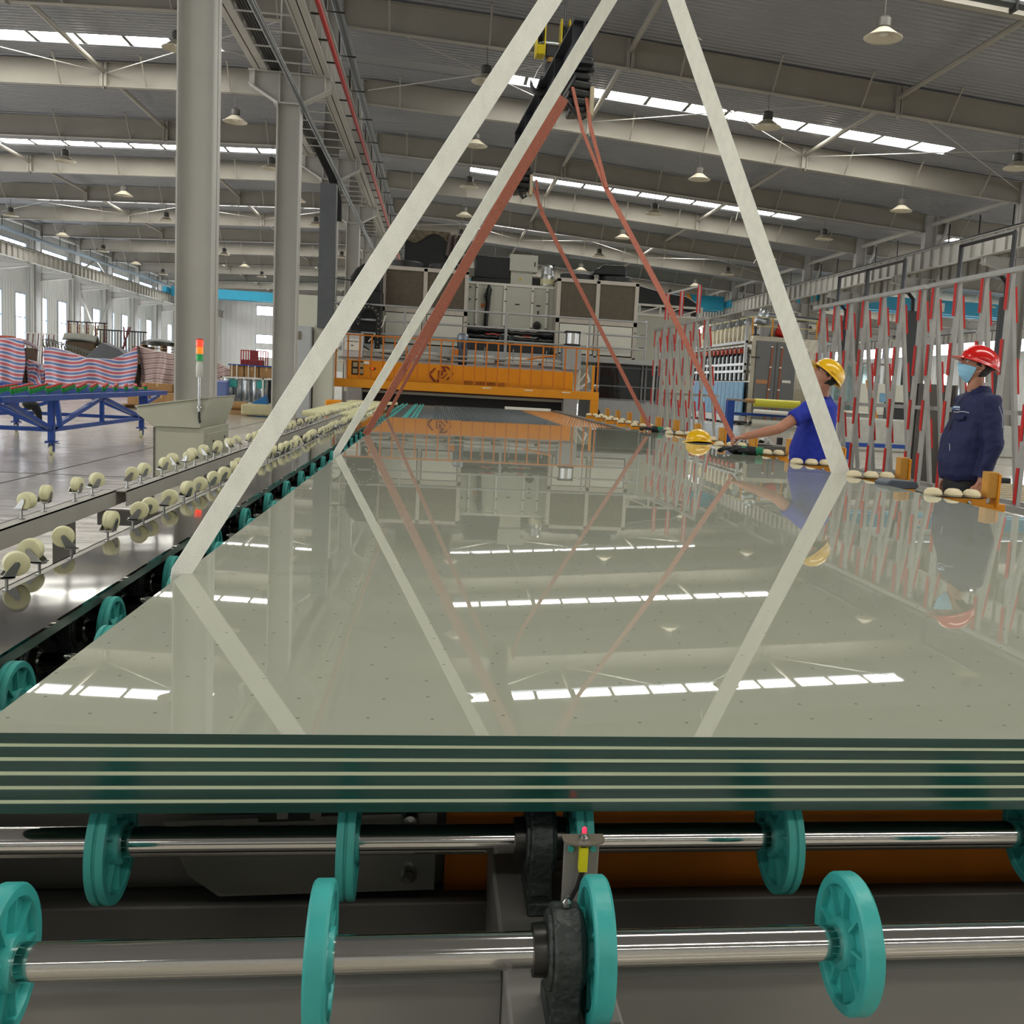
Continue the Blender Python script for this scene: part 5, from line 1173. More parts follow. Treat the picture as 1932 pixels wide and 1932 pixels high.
g.grid(lambda u, v: (5.55+.55*u, 18.0+.5*v, .52+hm[int(round(v*8))][int(round(u*14))]), 14, 8); g.build('film', mat('crumpled_film','#a9a9a4',.3,.3,bump=.8,bsc=30), t, smooth=0, solid=.01)
MB().box(5.4,6.3,17.9,18.6,0,.52).build('bench', greyd, t, bevel=.01)
MB().box(6.12,6.2,17.95,18.05,.55,.68).build('black_clip', black, t, smooth=0)
# blue-skirted washing/heating machine far right
blus = mat('sky_blue_sheet', '#5f93ba', .4, var=.12, sc=2, bump=.2, bsc=3); foil2 = mat('dented_foil', '#b9b1a0', .22, .9, bump=.9, bsc=2.2)
t = T('aluminium_clad_machine', 'aluminium-clad machine with grey double door and sky-blue skirt beyond the racks', 'machine', (16,52,0))
MB().box(15.3,18.8,50,62,.1,4.45).build('body', foil2, t, bevel=.03)
MB().box(15.55,17.6,49.9,50.0,.0,4.2).build('door_leaf', mat('door_grey','#6d6e6e',.5,var=.03), t, bevel=.01)
MB().box(16.56,16.58,49.88,49.9,.1,4.15).build('door_gap', dark, t, smooth=0)
MB().bar((16.35,49.87,4.0),(16.2,49.87,.1),.07,.04,up=(0,1,0)).build('copper_bar', mat('copper_bar','#a05a3c',.4,.3), t, smooth=0); MB().bar((16.85,49.87,4.0),(16.75,49.87,.1),.07,.04,up=(0,1,0)).build('copper_bar', MC['copper_bar'], t, smooth=0)
for x in (16.3,16.8):
    for z_ in (3.9,2.9,1.8): MB().box(x-.06,x+.06,49.84,49.88,z_,z_+.07).build('guide', white, t, smooth=0)
MB().box(15.62,16.2,49.87,49.9,2.1,2.3).build('orange_notice', mat('notice_orange','#b9845a',.6), t, smooth=0); MB().box(16.95,17.4,49.87,49.9,2.2,2.33).build('white_notice', white, t, smooth=0)
for x, c_ in ((15.9,mat('plate_yellow','#b8b063',.6)),(17.0,black)): MB().box(x,x+.2,49.87,49.9,1.0,1.16).build('plate', c_, t, smooth=0)
for x in (15.5,17.65): MB().box(x-.25,x+.2,49.8,49.86,3.35,3.4).build('door_hinge', dark, t, smooth=0)
for i in range(14):
    y = 50.4 + .8*i
    MB().prism([(y,.45),(y+.76,.45),(y+.76,2.15),(y,2.15)], 'x', 15.12, 15.2).build('blue_skirt_panel', blus, t, bevel=.03)
    MB().prism([(y+.1,2.2),(y+.45,2.2),(y+.5,3.5),(y+.05,3.5)], 'x', 15.15, 15.3).build('silver_duct', foil, t, bevel=.04)
    MB().box(15.1,15.3,y+.5,y+.75,2.2,3.9).build('dark_gap', dark, t, smooth=0)
    MB().box(14.85,15.05,y+.1,y+.35,3.55,3.8).build('red_motor', mat('motor_red','#b8442a',.45), t, bevel=.02); MB().lathe([(.12,0),(.12,.25)], (15.0,y+.5,3.68), (0,1,0), 10).build('motor_cap', black, t)
    MB().tube((15.3,y+.3,4.1),(15.3,y+.3,5.0),.13,8).build('cream_pipe', mat('cream_pipe_m','#c9bfa6',.35,.3), t)
    if i % 2 == 0: MB().path([(15.3,y+.3,4.95),(15.35,y+.35,5.2),(15.6,y+.7,5.3),(16.3,y+1.1,5.25)], .22, 8).build('silver_elbow', foil, t)
for z_ in (4.05, 2.95, 2.6): MB().box(15.0,15.12,50,62,z_,z_+.13).build('aluminium_rail', steel, t, smooth=0)
MB().box(14.95,15.1,50,50.15,2.6,5.1).build('aluminium_post', steel, t, smooth=0)
MB().box(14.9,15.25,50,62,.1,.45).build('roller_skirt', steel, t, smooth=0)
for i in range(16): MB().box(14.95,15.2,50.4+.75*i,50.7+.75*i,0,.14).build('foot', dark, t, smooth=0)
for x in (15.3,16.3,17.4,18.6): MB().box(x-.03,x+.03,50,50.06,4.45,5.35).build('yellow_post', yel, t, smooth=0)
for z_ in (4.9,5.33): MB().box(15.3,18.6,50,50.05,z_,z_+.04).box(15.27,15.31,50,62,z_,z_+.04).build('yellow_rail', mat('pale_yellow_rail','#c4b678',.5), t, smooth=0)
MB().lathe([(.45,0),(.5,.1),(.5,1.1)], (16.3,50.8,4.9), (.7,0,0), 16).build('blower', mgrey, t); MB().lathe([(.3,0),(.32,.05),(.32,.5),(.2,.6)], (16.6,50.3,4.85), (1,-.2,-.3), 14).build('red_blower', redp, t)
MB().tube((16.0,51,5.55),(19,51,5.4),.16,10).build('silver_pipe', foil, t); MB().lathe([(.25,0),(.3,.2),(.2,.5)], (16.1,51,5.35), n=12).build('silver_pot', foil, t)
# dark trunking and cables on right-hand columns
for k, Y in enumerate(FR[3:8]):
    t = T('column_trunking', 'dark trunking with a black cable loop on a right-hand column, %s from the near end' % nth(k), 'trunking', (23.2,Y-.4,0), 'trunking on the right-hand columns')
    MB().box(23.0,23.5,Y-.5,Y-.3,1.5,6.1).build('trunking', dark, t, smooth=0); MB().path([(22.4,Y-.4,7.0),(22.9,Y-.4,7.0),(23.2,Y-.4,6.7),(23.25,Y-.4,6.0)], .1, 8).build('cable_loop', black, t)
# stored material seen through the racks
wrapm = mat('plastic_wrapped', '#b3b2aa', .25, var=.1, bump=.3, bsc=3)
o = MB().box(11.5,17.5,29,31,.0,.95).build('wrapped_stack', wrapm, None, bevel=.04); tag(o,'long pale plastic-wrapped stack seen through the near racks','stack')
o = MB().box(9.9,14,24.2,24.32,.32,.42).box(10,10.1,24.2,24.3,0,.32).box(13.8,13.9,24.2,24.3,0,.32).build('blue_rail', bluep, None, bevel=.01); tag(o,'low blue rail on the floor behind the racks','rail')
for i in range(9):
    o = MB().box(7.7+.1*(i%3),10.6-.2*(i%4),17.2-.42*i,17.5-.42*i,.02+.0*i,.07).build('wood_plank', mat('plank','#a5977c',.8,var=.15), None, smooth=0); tag(o,'flat timber plank on the floor beneath the near racks, %s from the back' % nth(i),'plank','timber planks under the racks')
o = MB().box(7.8,10.5,17.6,18.6,.0,.16).build('dark_pallet_cover', blackp, None, bevel=.02); tag(o,'black sheet-covered low pallet behind the racks','pallet')
t = T('yellow_trolley', 'yellow and black low trolley seen through the racks', 'trolley', (15,34,0)); MB().box(14.2,16.2,33.6,34.4,.2,.36).build('deck', yel, t, bevel=.02); MB().bar((15.2,34,.3),(14.6,34,2.2),.16,.1).build('yellow_post', yel, t, smooth=0); MB().box(15.4,16.1,33.7,34.3,.36,1.5).build('cabinet', dark, t, bevel=.02)
for x in (14.4,16.0): MB().lathe([(.02,-.04),(.1,-.04),(.1,.04),(.02,.04)], (x,33.7,.1), (0,1,0), 12).build('wheel', black, t)
t = T('cutting_table', 'grey and white glass processing table behind the racks', 'machine', (21,42,0)); MB().box(17.5,23,43,45.5,0,.95).build('table', mgrey, t, bevel=.03); MB().box(17.4,23.1,42.9,45.6,.95,1.05).build('top', white, t, bevel=.01); MB().box(19,20.5,43.5,45,1.05,2.3).build('gantry', palew, t, bevel=.03); MB().box(21,22.8,43,45,1.05,1.8).build('control', dark, t, bevel=.03); MB().box(19.3,20.0,43.47,43.5,1.5,1.9).build('screen', mat('screen_blue','#6fa0c0',.3), t, smooth=0)
t = T('glass_pane_rack', 'rack of upright clear panes beyond the near racks', 'rack', (19,52,0))
gg = mat('pane_glass', '#bcd0cc', .05, var=.02, spec=.7); bsdf(gg).inputs['Transmission Weight'].default_value = .8
for i in range(6): MB().box(19.2+.6*i,19.23+.6*i,51,54,.3,3.4).build('pane', gg, t, smooth=0)
MB().box(19,22.9,50.9,54.2,0,.3).build('base', mgrey, t, bevel=.01); MB().box(19,22.9,51,51.1,3.4,3.5).build('top_rail', rg, t, smooth=0)
for x in (19.05,22.85): MB().box(x-.05,x+.05,51,51.1,.3,3.4).build('post', rg, t, smooth=0)
for k, (x, y) in enumerate(((26,38),(31,45),(36,55))):
    t = T('maroon_stand', 'maroon braced stand with timber pieces in the right bay, %s' % ('nearest','middle','farthest')[k], 'stand', (x,y,0), 'maroon stands in the right bay')
    for dx in (0,2.6): MB().box(x+dx-.06,x+dx+.06,y,y+.12,0,3.2).build('post', mat('maroon_steel','#5a2228',.5), t, smooth=0)
    MB().bar((x,y+.06,.3),(x+2.6,y+.06,3.0),.1,.1).bar((x+2.6,y+.06,.3),(x,y+.06,3.0),.1,.1).build('brace', MC['maroon_steel'], t, smooth=0)
    MB().box(x-.1,x+2.7,y,y+.12,3.1,3.25).build('beam', MC['maroon_steel'], t, smooth=0)
    MB().bar((x+.6,y-.4,.05),(x+1.8,y-.3,1.9),.14,.14).build('timber', pal_, t, smooth=0); MB().box(x,x+2.6,y+.3,y+1.5,.3,1.4).build('wrapped_goods', wrapm, t, bevel=.03)
# ================================================================ people
skin = mat('skin', '#a8745c', .5, var=.05, sc=20); bsdf(skin).inputs['Subsurface Weight'].default_value = .08
hairm = mat('black_hair', '#120f0e', .55, var=.3, sc=60, bump=.6, bsc=160, st=(1,1,.3))
class Fr:
    def __init__(s, o, fwd, up):
        s.o = Vector(o); s.Y = Vector(fwd).normalized(); s.Z = Vector(up); s.Z = (s.Z - s.Y * s.Z.dot(s.Y)).normalized(); s.X = s.Y.cross(s.Z)   # X = person's right
    def __call__(s, x, y, z): return s.o + s.X * x + s.Y * y + s.Z * z
def ga(d, w): return math.exp(-(d / w) ** 2)
def head_pt(u, v, off=0.):
    """u around (0 = front), v from crown (0) to chin (1); local head coordinates in metres"""
    th = 2 * math.pi * u; ph = math.pi * v
    x = math.sin(ph) * math.sin(th); y = math.sin(ph) * math.cos(th); z = math.cos(ph)
    a, b, c = .077 + off, .098 + off, .118 + off
    X, Y, Z = x * a, y * b, z * c
    if Z < 0:
        t = min(1, -Z / .118)
        X *= 1 - .30 * t ** 1.3
        if Y < 0: Y *= 1 - .45 * t
        else: Y *= 1 - .06 * t
    f = max(0, y)
    Y += f * (.024 * ga(X, .011) * ga(Z + .028, .022) + .012 * ga(X, .008) * ga(Z - .005, .02)       # nose
              + .006 * ga(Z - .032, .012) * ga(X, .05) - .011 * (ga(X - .032, .014) + ga(X + .032, .014)) * ga(Z - .010, .013)
              + .006 * ga(X, .022) * ga(Z + .062, .006) + .006 * ga(X, .02) * ga(Z + .074, .006) - .003 * ga(X, .024) * ga(Z + .068, .003)
              + .009 * ga(X, .02) * ga(Z + .1, .016) + .006 * (ga(X - .045, .02) + ga(X + .045, .02)) * ga(Z + .02, .02))
    return X, Y, Z
def add_head(m_, F, neck_to, nr=.056):
    m_.grid(lambda u, v: F(*head_pt(u, .004 + v * .992)), 44, 40, closeu=True)
    for s_ in (-1, 1):   # ears
        c = F(s_ * .075, -.008, -.008)
        pts = [F(s_*(.074+.008*math.sin(k/10*math.pi)), -.012-.012*math.sin(k/10*math.pi), .026-.062*k/10) for k in range(11)]
        m_.path(pts, [.004+.008*math.sin(math.pi*min(1,(k+1)/9)) for k in range(11)], 8)
        m_.path([F(s_*.082, .004-.022*math.sin(k/8*math.pi*1.1), .026-.05*k/8) for k in range(9)], .0045, 6)
    m_.path([F(0, -.02, -.05), F(0, -.025, -.09).lerp(Vector(neck_to), .35), neck_to], [nr*.92, nr, nr*1.12], 18)
def add_hand(m_, w_, d, n, side, curl, spread=.15, s_=1.):
    """w_ wrist, d towards the fingers, n out of the back of the hand; side = direction of the thumb"""
    w_ = Vector(w_); d = Vector(d).normalized(); n = Vector(n); n = (n - d * n.dot(d)).normalized(); t = Vector(side); t = (t - d * t.dot(d) - n * t.dot(n)).normalized()
    for q in (-.026, -.009, .009, .026): m_.path([w_ + t*q*.7, w_ + d*.045*s_ + t*q*1.02, w_ + d*.088*s_ + t*q*1.1], [.017*s_, .0155*s_, .0115*s_], 8)
    for i, (q, ln) in enumerate(((.029, .072), (.0098, .080), (-.0095, .075), (-.028, .060))):
        p = w_ + d*.086*s_ + t*q*1.1; dd = (d + t*q*spread*8).normalized(); pts = [p]; a = 0
        for j, fr_ in enumerate((.45, .3, .25)):
            a += curl[i] * (.8, 1.0, .7)[j]; v = dd*math.cos(a) - n*math.sin(a); p = p + v*ln*fr_*s_; pts.append(p)
        m_.path(pts, [.0102*s_, .0096*s_, .0088*s_, .007*s_], 8)
    a = curl[4]; p0 = w_ + d*.022*s_ + t*.024; p1 = p0 + (t*.8 + d*.7)*.034*s_ - n*.008; p2 = p1 + (t*.25*(1-a) + d*.95 - n*a*.8)*.032*s_; p3 = p2 + (d*.9 - n*a - t*.2)*.026*s_
    m_.path([p0, p1, p2, p3], [.016*s_, .0125*s_, .0108*s_, .0085*s_], 8)
def rem(o, vox, sm=6, fac=.5, thick=0):
    r = o.modifiers.new('remesh', 'REMESH'); r.mode = 'VOXEL'; r.voxel_size = vox; r.use_smooth_shade = True
    s_ = o.modifiers.new('smooth', 'SMOOTH'); s_.factor = fac; s_.iterations = sm
    return o
def loft(m_, secs, n=28):
    """secs: (centre, half-width vector, half-depth vector, exponent)"""
    vs_ = []
    for c, A, B, e in secs:
        c = Vector(c); A = Vector(A); B = Vector(B)
        for j in range(n):
            a = 2*math.pi*j/n; ca, sa = math.cos(a), math.sin(a)
            vs_.append(c + A*math.copysign(abs(ca)**e, ca) + B*math.copysign(abs(sa)**e, sa))
    k = len(secs)
    fs = [(i*n+j, i*n+(j+1)%n, (i+1)*n+(j+1)%n, (i+1)*n+j) for i in range(k-1) for j in range(n)] + [tuple(range(n-1,-1,-1)), tuple((k-1)*n+j for j in range(n))]
    m_.add(vs_, fs)
def hardhat(F, m_, par, lift=.030, k_=1.):
    a, b, c = .112*k_, .136*k_, .118*k_
    def dome(u, v):
        th = 2*math.pi*u; ph = .5*math.pi*v; x = math.sin(ph)*math.sin(th); y = math.sin(ph)*math.cos(th); z = math.cos(ph)
        k = 1 + .045*(ga(x*a, .012) + .8*ga(abs(x*a)-.034, .008))*min(1, z*1.5) 
        return F(x*a*k, y*b*k - .004, lift + z*c*k - .0)
    m1 = MB(); m1.grid(dome, 56, 22, closeu=True)
    sh = m1.build('hat_shell', m_, par, solid=.004)
    def brim(u, v):
        th = 2*math.pi*u; x, y = math.sin(th), math.cos(th); ext = .015 + .048*max(0, y)**2.2
        return F(x*(a + ext*v), y*(b + ext*v) - .004, lift - .006*v - .020*v*max(0, y)**2 + .004 - .012*v*(1-max(0,y)))
    MB().grid(brim, 56, 4, closeu=True).build('brim', m_, par, solid=.005)
    MB().grid(lambda u, v: F(math.sin(2*math.pi*u)*(a+.001), math.cos(2*math.pi*u)*(b+.001)-.004, lift+.006-.020*v), 48, 2, closeu=True).build('rim_band', m_, par, solid=.006)
    MB().path([F(math.sin(t_)*.082, math.cos(t_)*.104-.004, lift-.006) for t_ in [2*math.pi*k/28 for k in range(29)]], .007, 6).build('headband', black, par)
    for s_ in (-1, 1):
        MB().bar(F(s_*(a+.006), -.03, lift+.02), F(s_*(a+.006), .02, lift+.02), .006, .012, up=tuple(F.Z)).build('side_slot', m_, par, smooth=0)
        for q in range(4): MB().lathe([(.0045,0),(.0045,.003)], F(s_*.05, .02-.025*q, lift+c*.86-abs(q-1.5)*.004), tuple(F.Z + F.X*s_*.5), 8).build('vent', black, par)
def hair(F, par, low=.70):
    m_ = MB(); nu, nv = 44, 26; g_ = {}
    for j in range(nv+1):
        for i in range(nu):
            g_[(i, j)] = len(m_.v); m_.v.append(tuple(F(*head_pt(i/nu, .01 + .8*j/nv, .006))))
    for j in range(nv):
        for i in range(nu):
            u = (i+.5)/nu; v = .01 + .8*(j+.5)/nv; fr = abs(u-.5)*2   # 0 = back, 1 = front
            lim = low if fr < .42 else (.5 if fr < .6 else .33)
            if v < lim: m_.f.append((g_[(i,j)], g_[((i+1)%nu,j)], g_[((i+1)%nu,j+1)], g_[(i,j+1)])); m_.m.append(0)
    return m_.build('hair', hairm, par, solid=.006)
eyw = mat('eye_white', '#d9d4cc', .2); eyb = mat('eye_brown', '#21120b', .15)
def eyes(F, par, look=(0, 1, .2)):
    for s_ in (-1, 1):
        c = F(s_*.032, .081, .008); lk = (F.X*look[0] + F.Y*look[1] + F.Z*look[2]).normalized()
        MB().lathe([(0,-.012),(.008,-.009),(.0115,-.003),(.0115,.003),(.008,.009),(0,.012)], c, tuple(F.Y), 12).build('eyeball', eyw, par)
        MB().lathe([(.0058,0),(.004,.0015),(0,.002)], c + lk*.0112, tuple(lk), 10).build('iris', eyb, par)
        MB().path([F(s_*(.018+.03*k/6), .091-.012*(k/6)**2, .030+.006*math.sin(math.pi*k/6)) for k in range(7)], [.002,.003,.0035,.0035,.003,.0025,.0015], 5).build('eyebrow', hairm, par)
# ---- worker in blue, seen from his left, head tipped back, left arm out holding the red sling
t = T('person', 'worker in blue T-shirt and yellow hard hat looking up, one arm holding the red sling', 'person', (3.5,9.1,0))
F = Vector((-.90,.436,0)); Lf = Vector((-.436,-.90,0)); U = Vector((0,0,1))
def B(f, l, z): return Vector((3.47,9.1,0)) + F*f + Lf*l + U*z
hF = Fr((3.475,9.02,1.59), (-.74,.10,.62), (.62,-.05,.78))
sL = B(.02,.185,1.335); eL = Vector((3.02,8.88,1.10)); wL = Vector((2.735,8.98,1.012))
sR = B(.02,-.185,1.35); eR = B(-.02,-.27,1.08); wR = B(.06,-.27,.84)
m_ = MB(); add_head(m_, hF, B(-.01,.01,1.37), .068)
m_.path([sL, sL.lerp(eL,.5), eL, eL.lerp(wL,.35), wL, wL + (wL-eL)*.05], [.062,.056,.046,.045,.030,.028], 14)
m_.path([sR, sR.lerp(eR,.5), eR, eR.lerp(wR,.4), wR], [.06,.054,.043,.042,.029], 14)
hd = Vector((-.93,.22,-.25)); add_hand(m_, wL, hd, (-.2,.1,1), (-.1,1,.0), [.75,.8,.85,.9,.8])
add_hand(m_, wR, F*.15 - U, -Lf, F, [.3,.3,.35,.4,.3])
loft(m_, [(B(0,0,1.1), Lf*.15, F*.1, .9), (B(0,0,1.3), Lf*.17, F*.09, .9), (B(0,0,1.4), Lf*.09, F*.06, 1)])
rem(m_.build('body', skin, t), .0042, 3)
sh = MB(); loft(sh, [(B(.03,0,.70), Lf*.185, F*.185, .85), (B(.035,0,.80), Lf*.20, F*.200, .85), (B(.045,0,.93), Lf*.20, F*.200, .85), (B(.02,0,1.08), Lf*.20, F*.178, .85),
    (B(.0,0,1.22), Lf*.21, F*.165, .85), (B(-.015,0,1.33), Lf*.20, F*.14, .85), (B(-.01,0,1.385), Lf*.155, F*.100, .9), (B(-.005,0,1.425), Lf*.085, F*.078, 1)])
sh.path([B(0,.13,1.345), sL, sL.lerp(eL,.35), sL.lerp(eL,.62)], [.080,.084,.080,.078], 16)
sh.path([B(0,-.13,1.345), sR, sR.lerp(eR,.4), sR.lerp(eR,.7)], [.080,.084,.080,.078], 16)
shm = mat('royal_blue_shirt', '#0a2394', .75, var=.06, sc=4)
def cloth(o, seed, s1=.012, s2=.006, d=.22):
    tx = bpy.data.textures.new('folds', 'CLOUDS'); tx.noise_scale = d; tx.noise_depth = 1
    m1 = o.modifiers.new('folds', 'DISPLACE'); m1.texture = tx; m1.strength = s1*2.5; m1.mid_level = .5; m1.texture_coords = 'LOCAL'
    tx2 = bpy.data.textures.new('wrinkles', 'CLOUDS'); tx2.noise_scale = d*.28; tx2.noise_depth = 2
    m2 = o.modifiers.new('wrinkles', 'DISPLACE'); m2.texture = tx2; m2.strength = s2*2.2; m2.mid_level = .5; m2.texture_coords = 'LOCAL'
cloth(rem(sh.build('t_shirt', shm, t), .0075, 6), 1)
trs = MB(); loft(trs, [(B(.02,0,.62), Lf*.17, F*.12, .9), (B(.02,0,.8), Lf*.175, F*.135, .9), (B(.02,0,.88), Lf*.17, F*.13, .9)])
for s_ in (-1, 1): trs.path([B(.01,s_*.095,.75), B(.02,s_*.1,.48), B(-.01,s_*.105,.12)], [.10,.078,.06], 14)
rem(trs.build('trousers', mat('dark_trousers','#17181d',.7,var=.1), t), .01, 4)
for s_ in (-1, 1): 
    bo = MB(); bo.path([B(-.08,s_*.105,.05), B(.0,s_*.105,.06), B(.1,s_*.11,.045), B(.17,s_*.115,.035)], [.045,.052,.045,.032], 12); bo.build('boot', black, t)
hair(hF, t); hardhat(hF, mat('hat_yellow','#e0ae06',.22,var=.05,sc=6,coat=.4), t, .028, 1.12); eyes(hF, t, (0,1,.3))
gl = MB()
for s_ in (-1, 1):
    gl.path([hF(s_*.033+.024*math.cos(a), .100-.010*abs(math.cos(a)) if s_*math.cos(a) > 0 else .102, .008+.016*math.sin(a)) for a in [2*math.pi*k/16 for k in range(17)]], .0016, 5)
    gl.path([hF(s_*.057,.092,.014), hF(s_*.078,.06,.012), hF(s_*.082,-.005,.008), hF(s_*.080,-.02,-.006)], .0022, 5)
gl.path([hF(-.010,.105,.012), hF(0,.109,.014), hF(.010,.105,.012)], .0016, 5); gl.build('glasses', black, t)
# ---- man in the navy jacket
t = T('person', 'man in navy jacket, red hard hat and light blue face mask, looking up', 'person', (3.82,6.9,0))
F = Vector((-.992,.12,0)).normalized(); Lf = Vector((-.12,-.992,0)).normalized()
O2 = Vector((3.78,6.90,0))
def B2(f, l, z): return O2 + F*f + Lf*l + U*z
hF = Fr((3.755,6.88,1.668), (-.93,.22,.30), (.30,-.05,.95))
sL = B2(-.02,.185,1.43); eL = B2(-.06,.235,1.13); wL = B2(.0,.235,.86)
sR = B2(-.02,-.185,1.43); eR = B2(-.05,-.245,1.13); wR = B2(.05,-.235,.86)
m_ = MB(); add_head(m_, hF, B2(.0,0,1.47), .058)
m_.path([eL, wL], [.042,.029], 12); m_.path([eR, wR], [.042,.029], 12)
m_.path([sL, eL], [.05,.045], 12); m_.path([sR, eR], [.05,.045], 12)
add_hand(m_, wL, F*.15 - U, Lf, F, [.32,.38,.42,.5,.35]); add_hand(m_, wR, F*.15 - U, -Lf, F, [.3,.35,.4,.45,.3])
loft(m_, [(B2(0,0,1.1), Lf*.14, F*.09, .9), (B2(0,0,1.38), Lf*.16, F*.08, .9), (B2(0,0,1.48), Lf*.08, F*.05, 1)])
rem(m_.build('body', skin, t), .0042, 3)
jk = MB(); loft(jk, [(B2(.02,0,.865), Lf*.20, F*.150, .8), (B2(.025,0,.90), Lf*.215, F*.172, .8), (B2(.035,0,1.0), Lf*.215, F*.178, .8), (B2(.02,0,1.15), Lf*.215, F*.165, .8),
    (B2(0,0,1.30), Lf*.215, F*.145, .82), (B2(-.015,0,1.42), Lf*.20, F*.125, .85), (B2(-.02,0,1.475), Lf*.14, F*.095, .9), (B2(-.015,0,1.51), Lf*.075, F*.07, 1)])
wj = wL + (eL-wL)*.12
jk.path([B2(-.02,.13,1.42), sL, sL.lerp(eL,.5), eL, eL.lerp(wL,.5), wj], [.080,.085,.076,.070,.064,.056], 16)
wj2 = wR + (eR-wR)*.12
jk.path([B2(-.02,-.13,1.42), sR, sR.lerp(eR,.5), eR, eR.lerp(wR,.5), wj2], [.080,.085,.076,.070,.064,.056], 16)
navy = mat('navy_jacket', '#0e1544', .75, var=.08, sc=5)
cloth(rem(jk.build('jacket', navy, t), .0075, 5), 2, .014, .007)
# collar, shirt collar, zip opening, reflective piping, pocket flap, chest emblem, lanyard
co = MB()
co.grid(lambda u, v: B2(-.015,0,1.50) + Lf*math.sin(2.6*(u-.5)*2)*(.078+.022*v) + F*(-math.cos(2.6*(u-.5)*2))*(.072+.022*v) + U*(.035-.06*v*(.6+.8*abs(u-.5))), 24, 5)
co.build('collar', navy, t, solid=.006)
MB().grid(lambda u, v: B2(-.008,0,1.532) + Lf*math.sin(2.75*(u-.5)*2)*(.066) + F*(-math.cos(2.75*(u-.5)*2))*(.062) + U*(.03-.05*v), 24, 3).build('shirt_collar', mat('shirt_pink_grey','#b5a7a5',.6), t, solid=.005)
refl = mat('silver_piping', '#b9bcc4', .4)
MB().path([B2(.155,.02+.02*k,1.345-.004*math.sin(k)) - F*(.0012*k*k*.9) for k in range(8)], .0028, 5).build('chest_piping', refl, t)
MB().path([B2(.158,-.02-.02*k,1.345) - F*(.0012*k*k*.9) for k in range(7)], .0028, 5).build('chest_piping', refl, t)
MB().path([B2(.188,.085+.0*k,1.12-.035*k) - F*(.0016*k*(k-6) if False else 0) + Lf*(.03*k/6) - F*.02*k/6 for k in range(7)], .0026, 5).build('pocket_piping', refl, t)
MB().box(-.001,.001,-.001,.001,0,.001)
fl_ = MB(); fl_.grid(lambda u, v: B2(.160,.05,1.325) + Lf*.1*u - F*(.034*u*u) - U*(.045*v*(1-.3*abs(u-.5)*2)), 8, 3); fl_.build('pocket_flap', navy, t, solid=.005)
op = MB(); op.grid(lambda u, v: B2(.186-.03*v, -.006+.012*u, .9+.56*v) - F*(.012*math.sin(v*3)*0), 2, 10); op.build('zip_opening', black, t, solid=.003)
yaw_ = math.atan2(Lf.y, Lf.x)
ax_x = (Lf*.80 - F*.60).normalized(); M3 = Matrix((ax_x, U, ax_x.cross(U))).transposed().to_euler()
em = mat('emblem_white', '#c8d6ea', .5); em2 = mat('emblem_cyan', '#3f86c4', .5)
def jt(s_, f_, l_, z_, size, m_, ex=.0015):
    o = text(s_, 'chest_lettering', m_, t, B2(f_, l_, z_), M3, size, ex); return o
ring = [B2(.166,.050,1.372) + ax_x*.013*math.cos(a) + U*.010*math.sin(a) for a in [.6+4.6*k/12 for k in range(13)]]
MB().path(ring, .0026, 5).build('chest_emblem', em2, t)
MB().path([p + ax_x*.006 for p in ring[2:9]], .0016, 4).build('chest_emblem', em, t)
for q in range(4): c = B2(.160,.088,1.378) + ax_x*(-.022+.0125*q); MB().bar(c - ax_x*.004, c + ax_x*.004, .003, .013, up=(0,0,1)).build('chest_characters', em, t, smooth=0)
MB().bar(B2(.162,.066,1.362), B2(.152,.118,1.362), .002, .004, up=(0,0,1)).build('chest_characters', em, t, smooth=0)
MB().path([sL.lerp(eL,.1)+Lf*.087+F*-.03, sL.lerp(eL,.35)+Lf*.083+F*-.05, sL.lerp(eL,.6)+Lf*.076+F*-.045], .0016, 4).build('sleeve_piping', refl, t)
trs = MB(); loft(trs, [(B2(.02,0,.66), Lf*.17, F*.12, .9), (B2(.02,0,.82), Lf*.18, F*.14, .9), (B2(.02,0,.92), Lf*.17, F*.13, .9)])
for s_ in (-1, 1): trs.path([B2(.01,s_*.095,.78), B2(.02,s_*.1,.5), B2(-.01,s_*.105,.1)], [.10,.08,.065], 14)
rem(trs.build('trousers', mat('black_trousers','#0f1013',.7,var=.1), t), .01, 4)
for s_ in (-1, 1):
    bo = MB(); bo.path([B2(-.08,s_*.105,.05), B2(.0,s_*.105,.06), B2(.1,s_*.11,.045), B2(.17,s_*.115,.035)], [.045,.052,.045,.032], 12); bo.build('shoe', black, t)
hair(hF, t); hardhat(hF, mat('hat_red','#c3100c',.2,var=.05,sc=6,coat=.4), t); eyes(hF, t, (.0,1,.35))
maskm = mat('face_mask', '#8cc0dc', .7, var=.04, sc=30)
mk = MB()
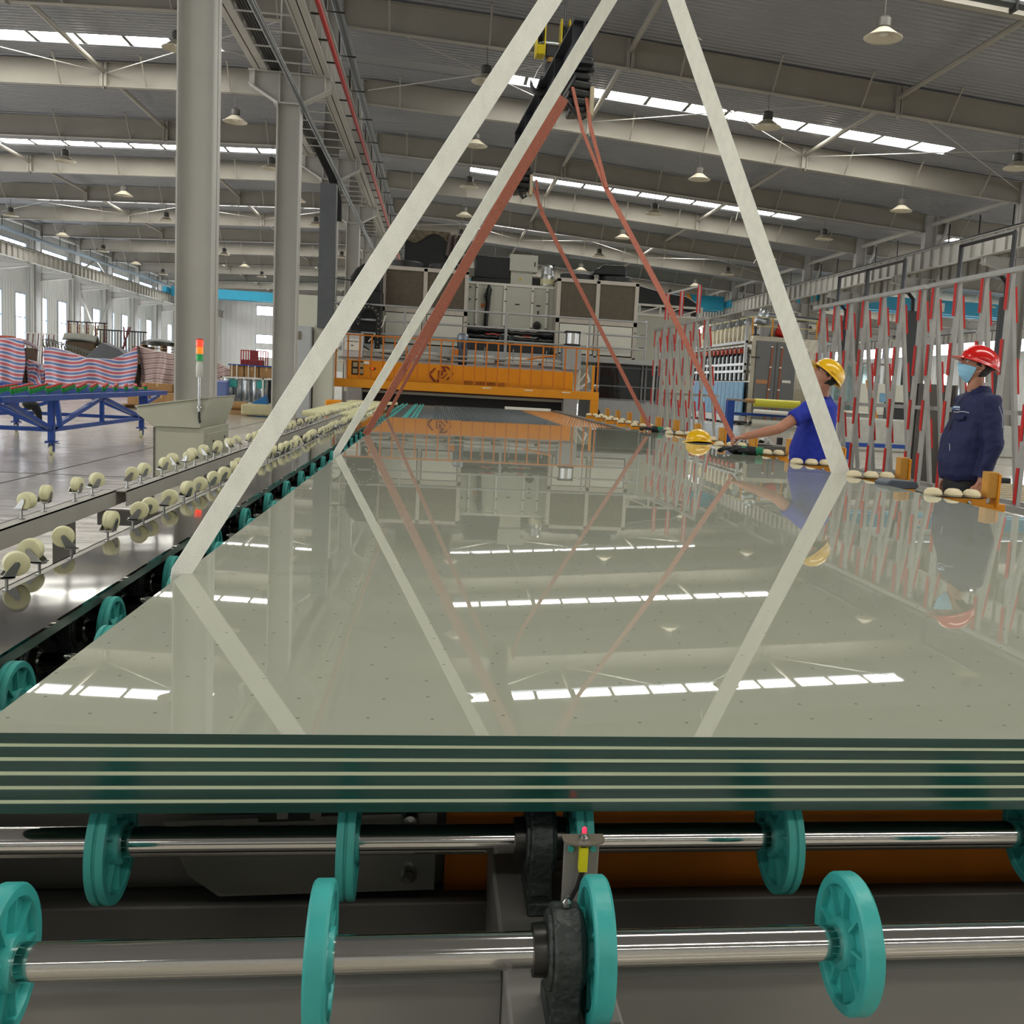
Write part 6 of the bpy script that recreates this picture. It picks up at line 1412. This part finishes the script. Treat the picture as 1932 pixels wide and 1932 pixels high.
def mkp(u, v):
    th = (u-.5)*.46; X_, Y_, Z_ = head_pt(th % 1.0, .545 + .375*v, .008)
    bul = .020*math.cos(math.pi*(u-.5))*math.sin(math.pi*min(1,v*1.15+.05))
    return hF(X_*(1.02), max(Y_, .02) + bul + .0022*math.sin(v*26)*math.cos(math.pi*(u-.5)), Z_ - .012*v*math.cos(math.pi*(u-.5)))
mk.grid(mkp, 22, 26); mk.build('face_mask', maskm, t, solid=.003)
for s_ in (-1, 1):
    e1 = Vector(mkp(.5+s_*.5, .12)); e2 = Vector(mkp(.5+s_*.5, .85))
    MB().path([e1, hF(s_*.079,.02,.004), hF(s_*.084,-.016,.012)], .0013, 4).path([e2, hF(s_*.074,.02,-.05), hF(s_*.082,-.02,-.03)], .0013, 4).build('ear_loop', white, t)
# ---- hard hat and gloves lying on the glass
t = T('hard_hat', 'yellow hard hat lying on the right edge of the glass', 'hard hat', (3.10,12.0,.8))
t.location = (3.10,12.0,.80); t.scale = (1.18,1.18,1.18)
hh = Fr((3.10,12.0,.813), (-.96,-.2,.02), (0.02,.16,1)); hardhat(hh, MC['hat_yellow'], t, lift=.0)
def glove(lab, loc, ang, s_=1.):
    t = T('work_glove', lab, 'glove', loc, 'black gloves on the glass'); m_ = MB(); p = Vector(loc) + U*.040
    d = Vector((math.cos(ang), math.sin(ang), 0)); sd = Vector((-d.y, d.x, 0))
    add_hand(m_, p, (d*1.0+U*.12), U, sd, [.38,.2,.32,.5,.2], .3, 1.4); m_.path([p - d*.06, p + d*.05 + U*.006], [.043,.046], 12)
    rem(m_.build('glove_body', mat('glove_black','#141517',.75,var=.2,bump=.4,bsc=80), t), .005, 2)
    MB().path([p - d*.11, p - d*.08 + U*.004, p - d*.04], [.043,.040,.045], 14).build('green_cuff', mat('cuff_green','#12714c',.7,bump=.6,bsc=60), t)
    return t
glove('black work glove with green cuff lying nearest the worker in blue', (3.10,9.88,.80), math.radians(168))
glove('second black glove under the worker\'s hand, fingers to the left', (2.98,9.98,.80), math.radians(196))
glove('black glove with green cuff at the far right corner of the glass', (3.10,14.5,.80), math.radians(170))
# unused templates
for o in list(bpy.data.objects):
    if o.parent is None and o.type == 'MESH' and 'category' not in o and 'kind' not in o: bpy.data.objects.remove(o)
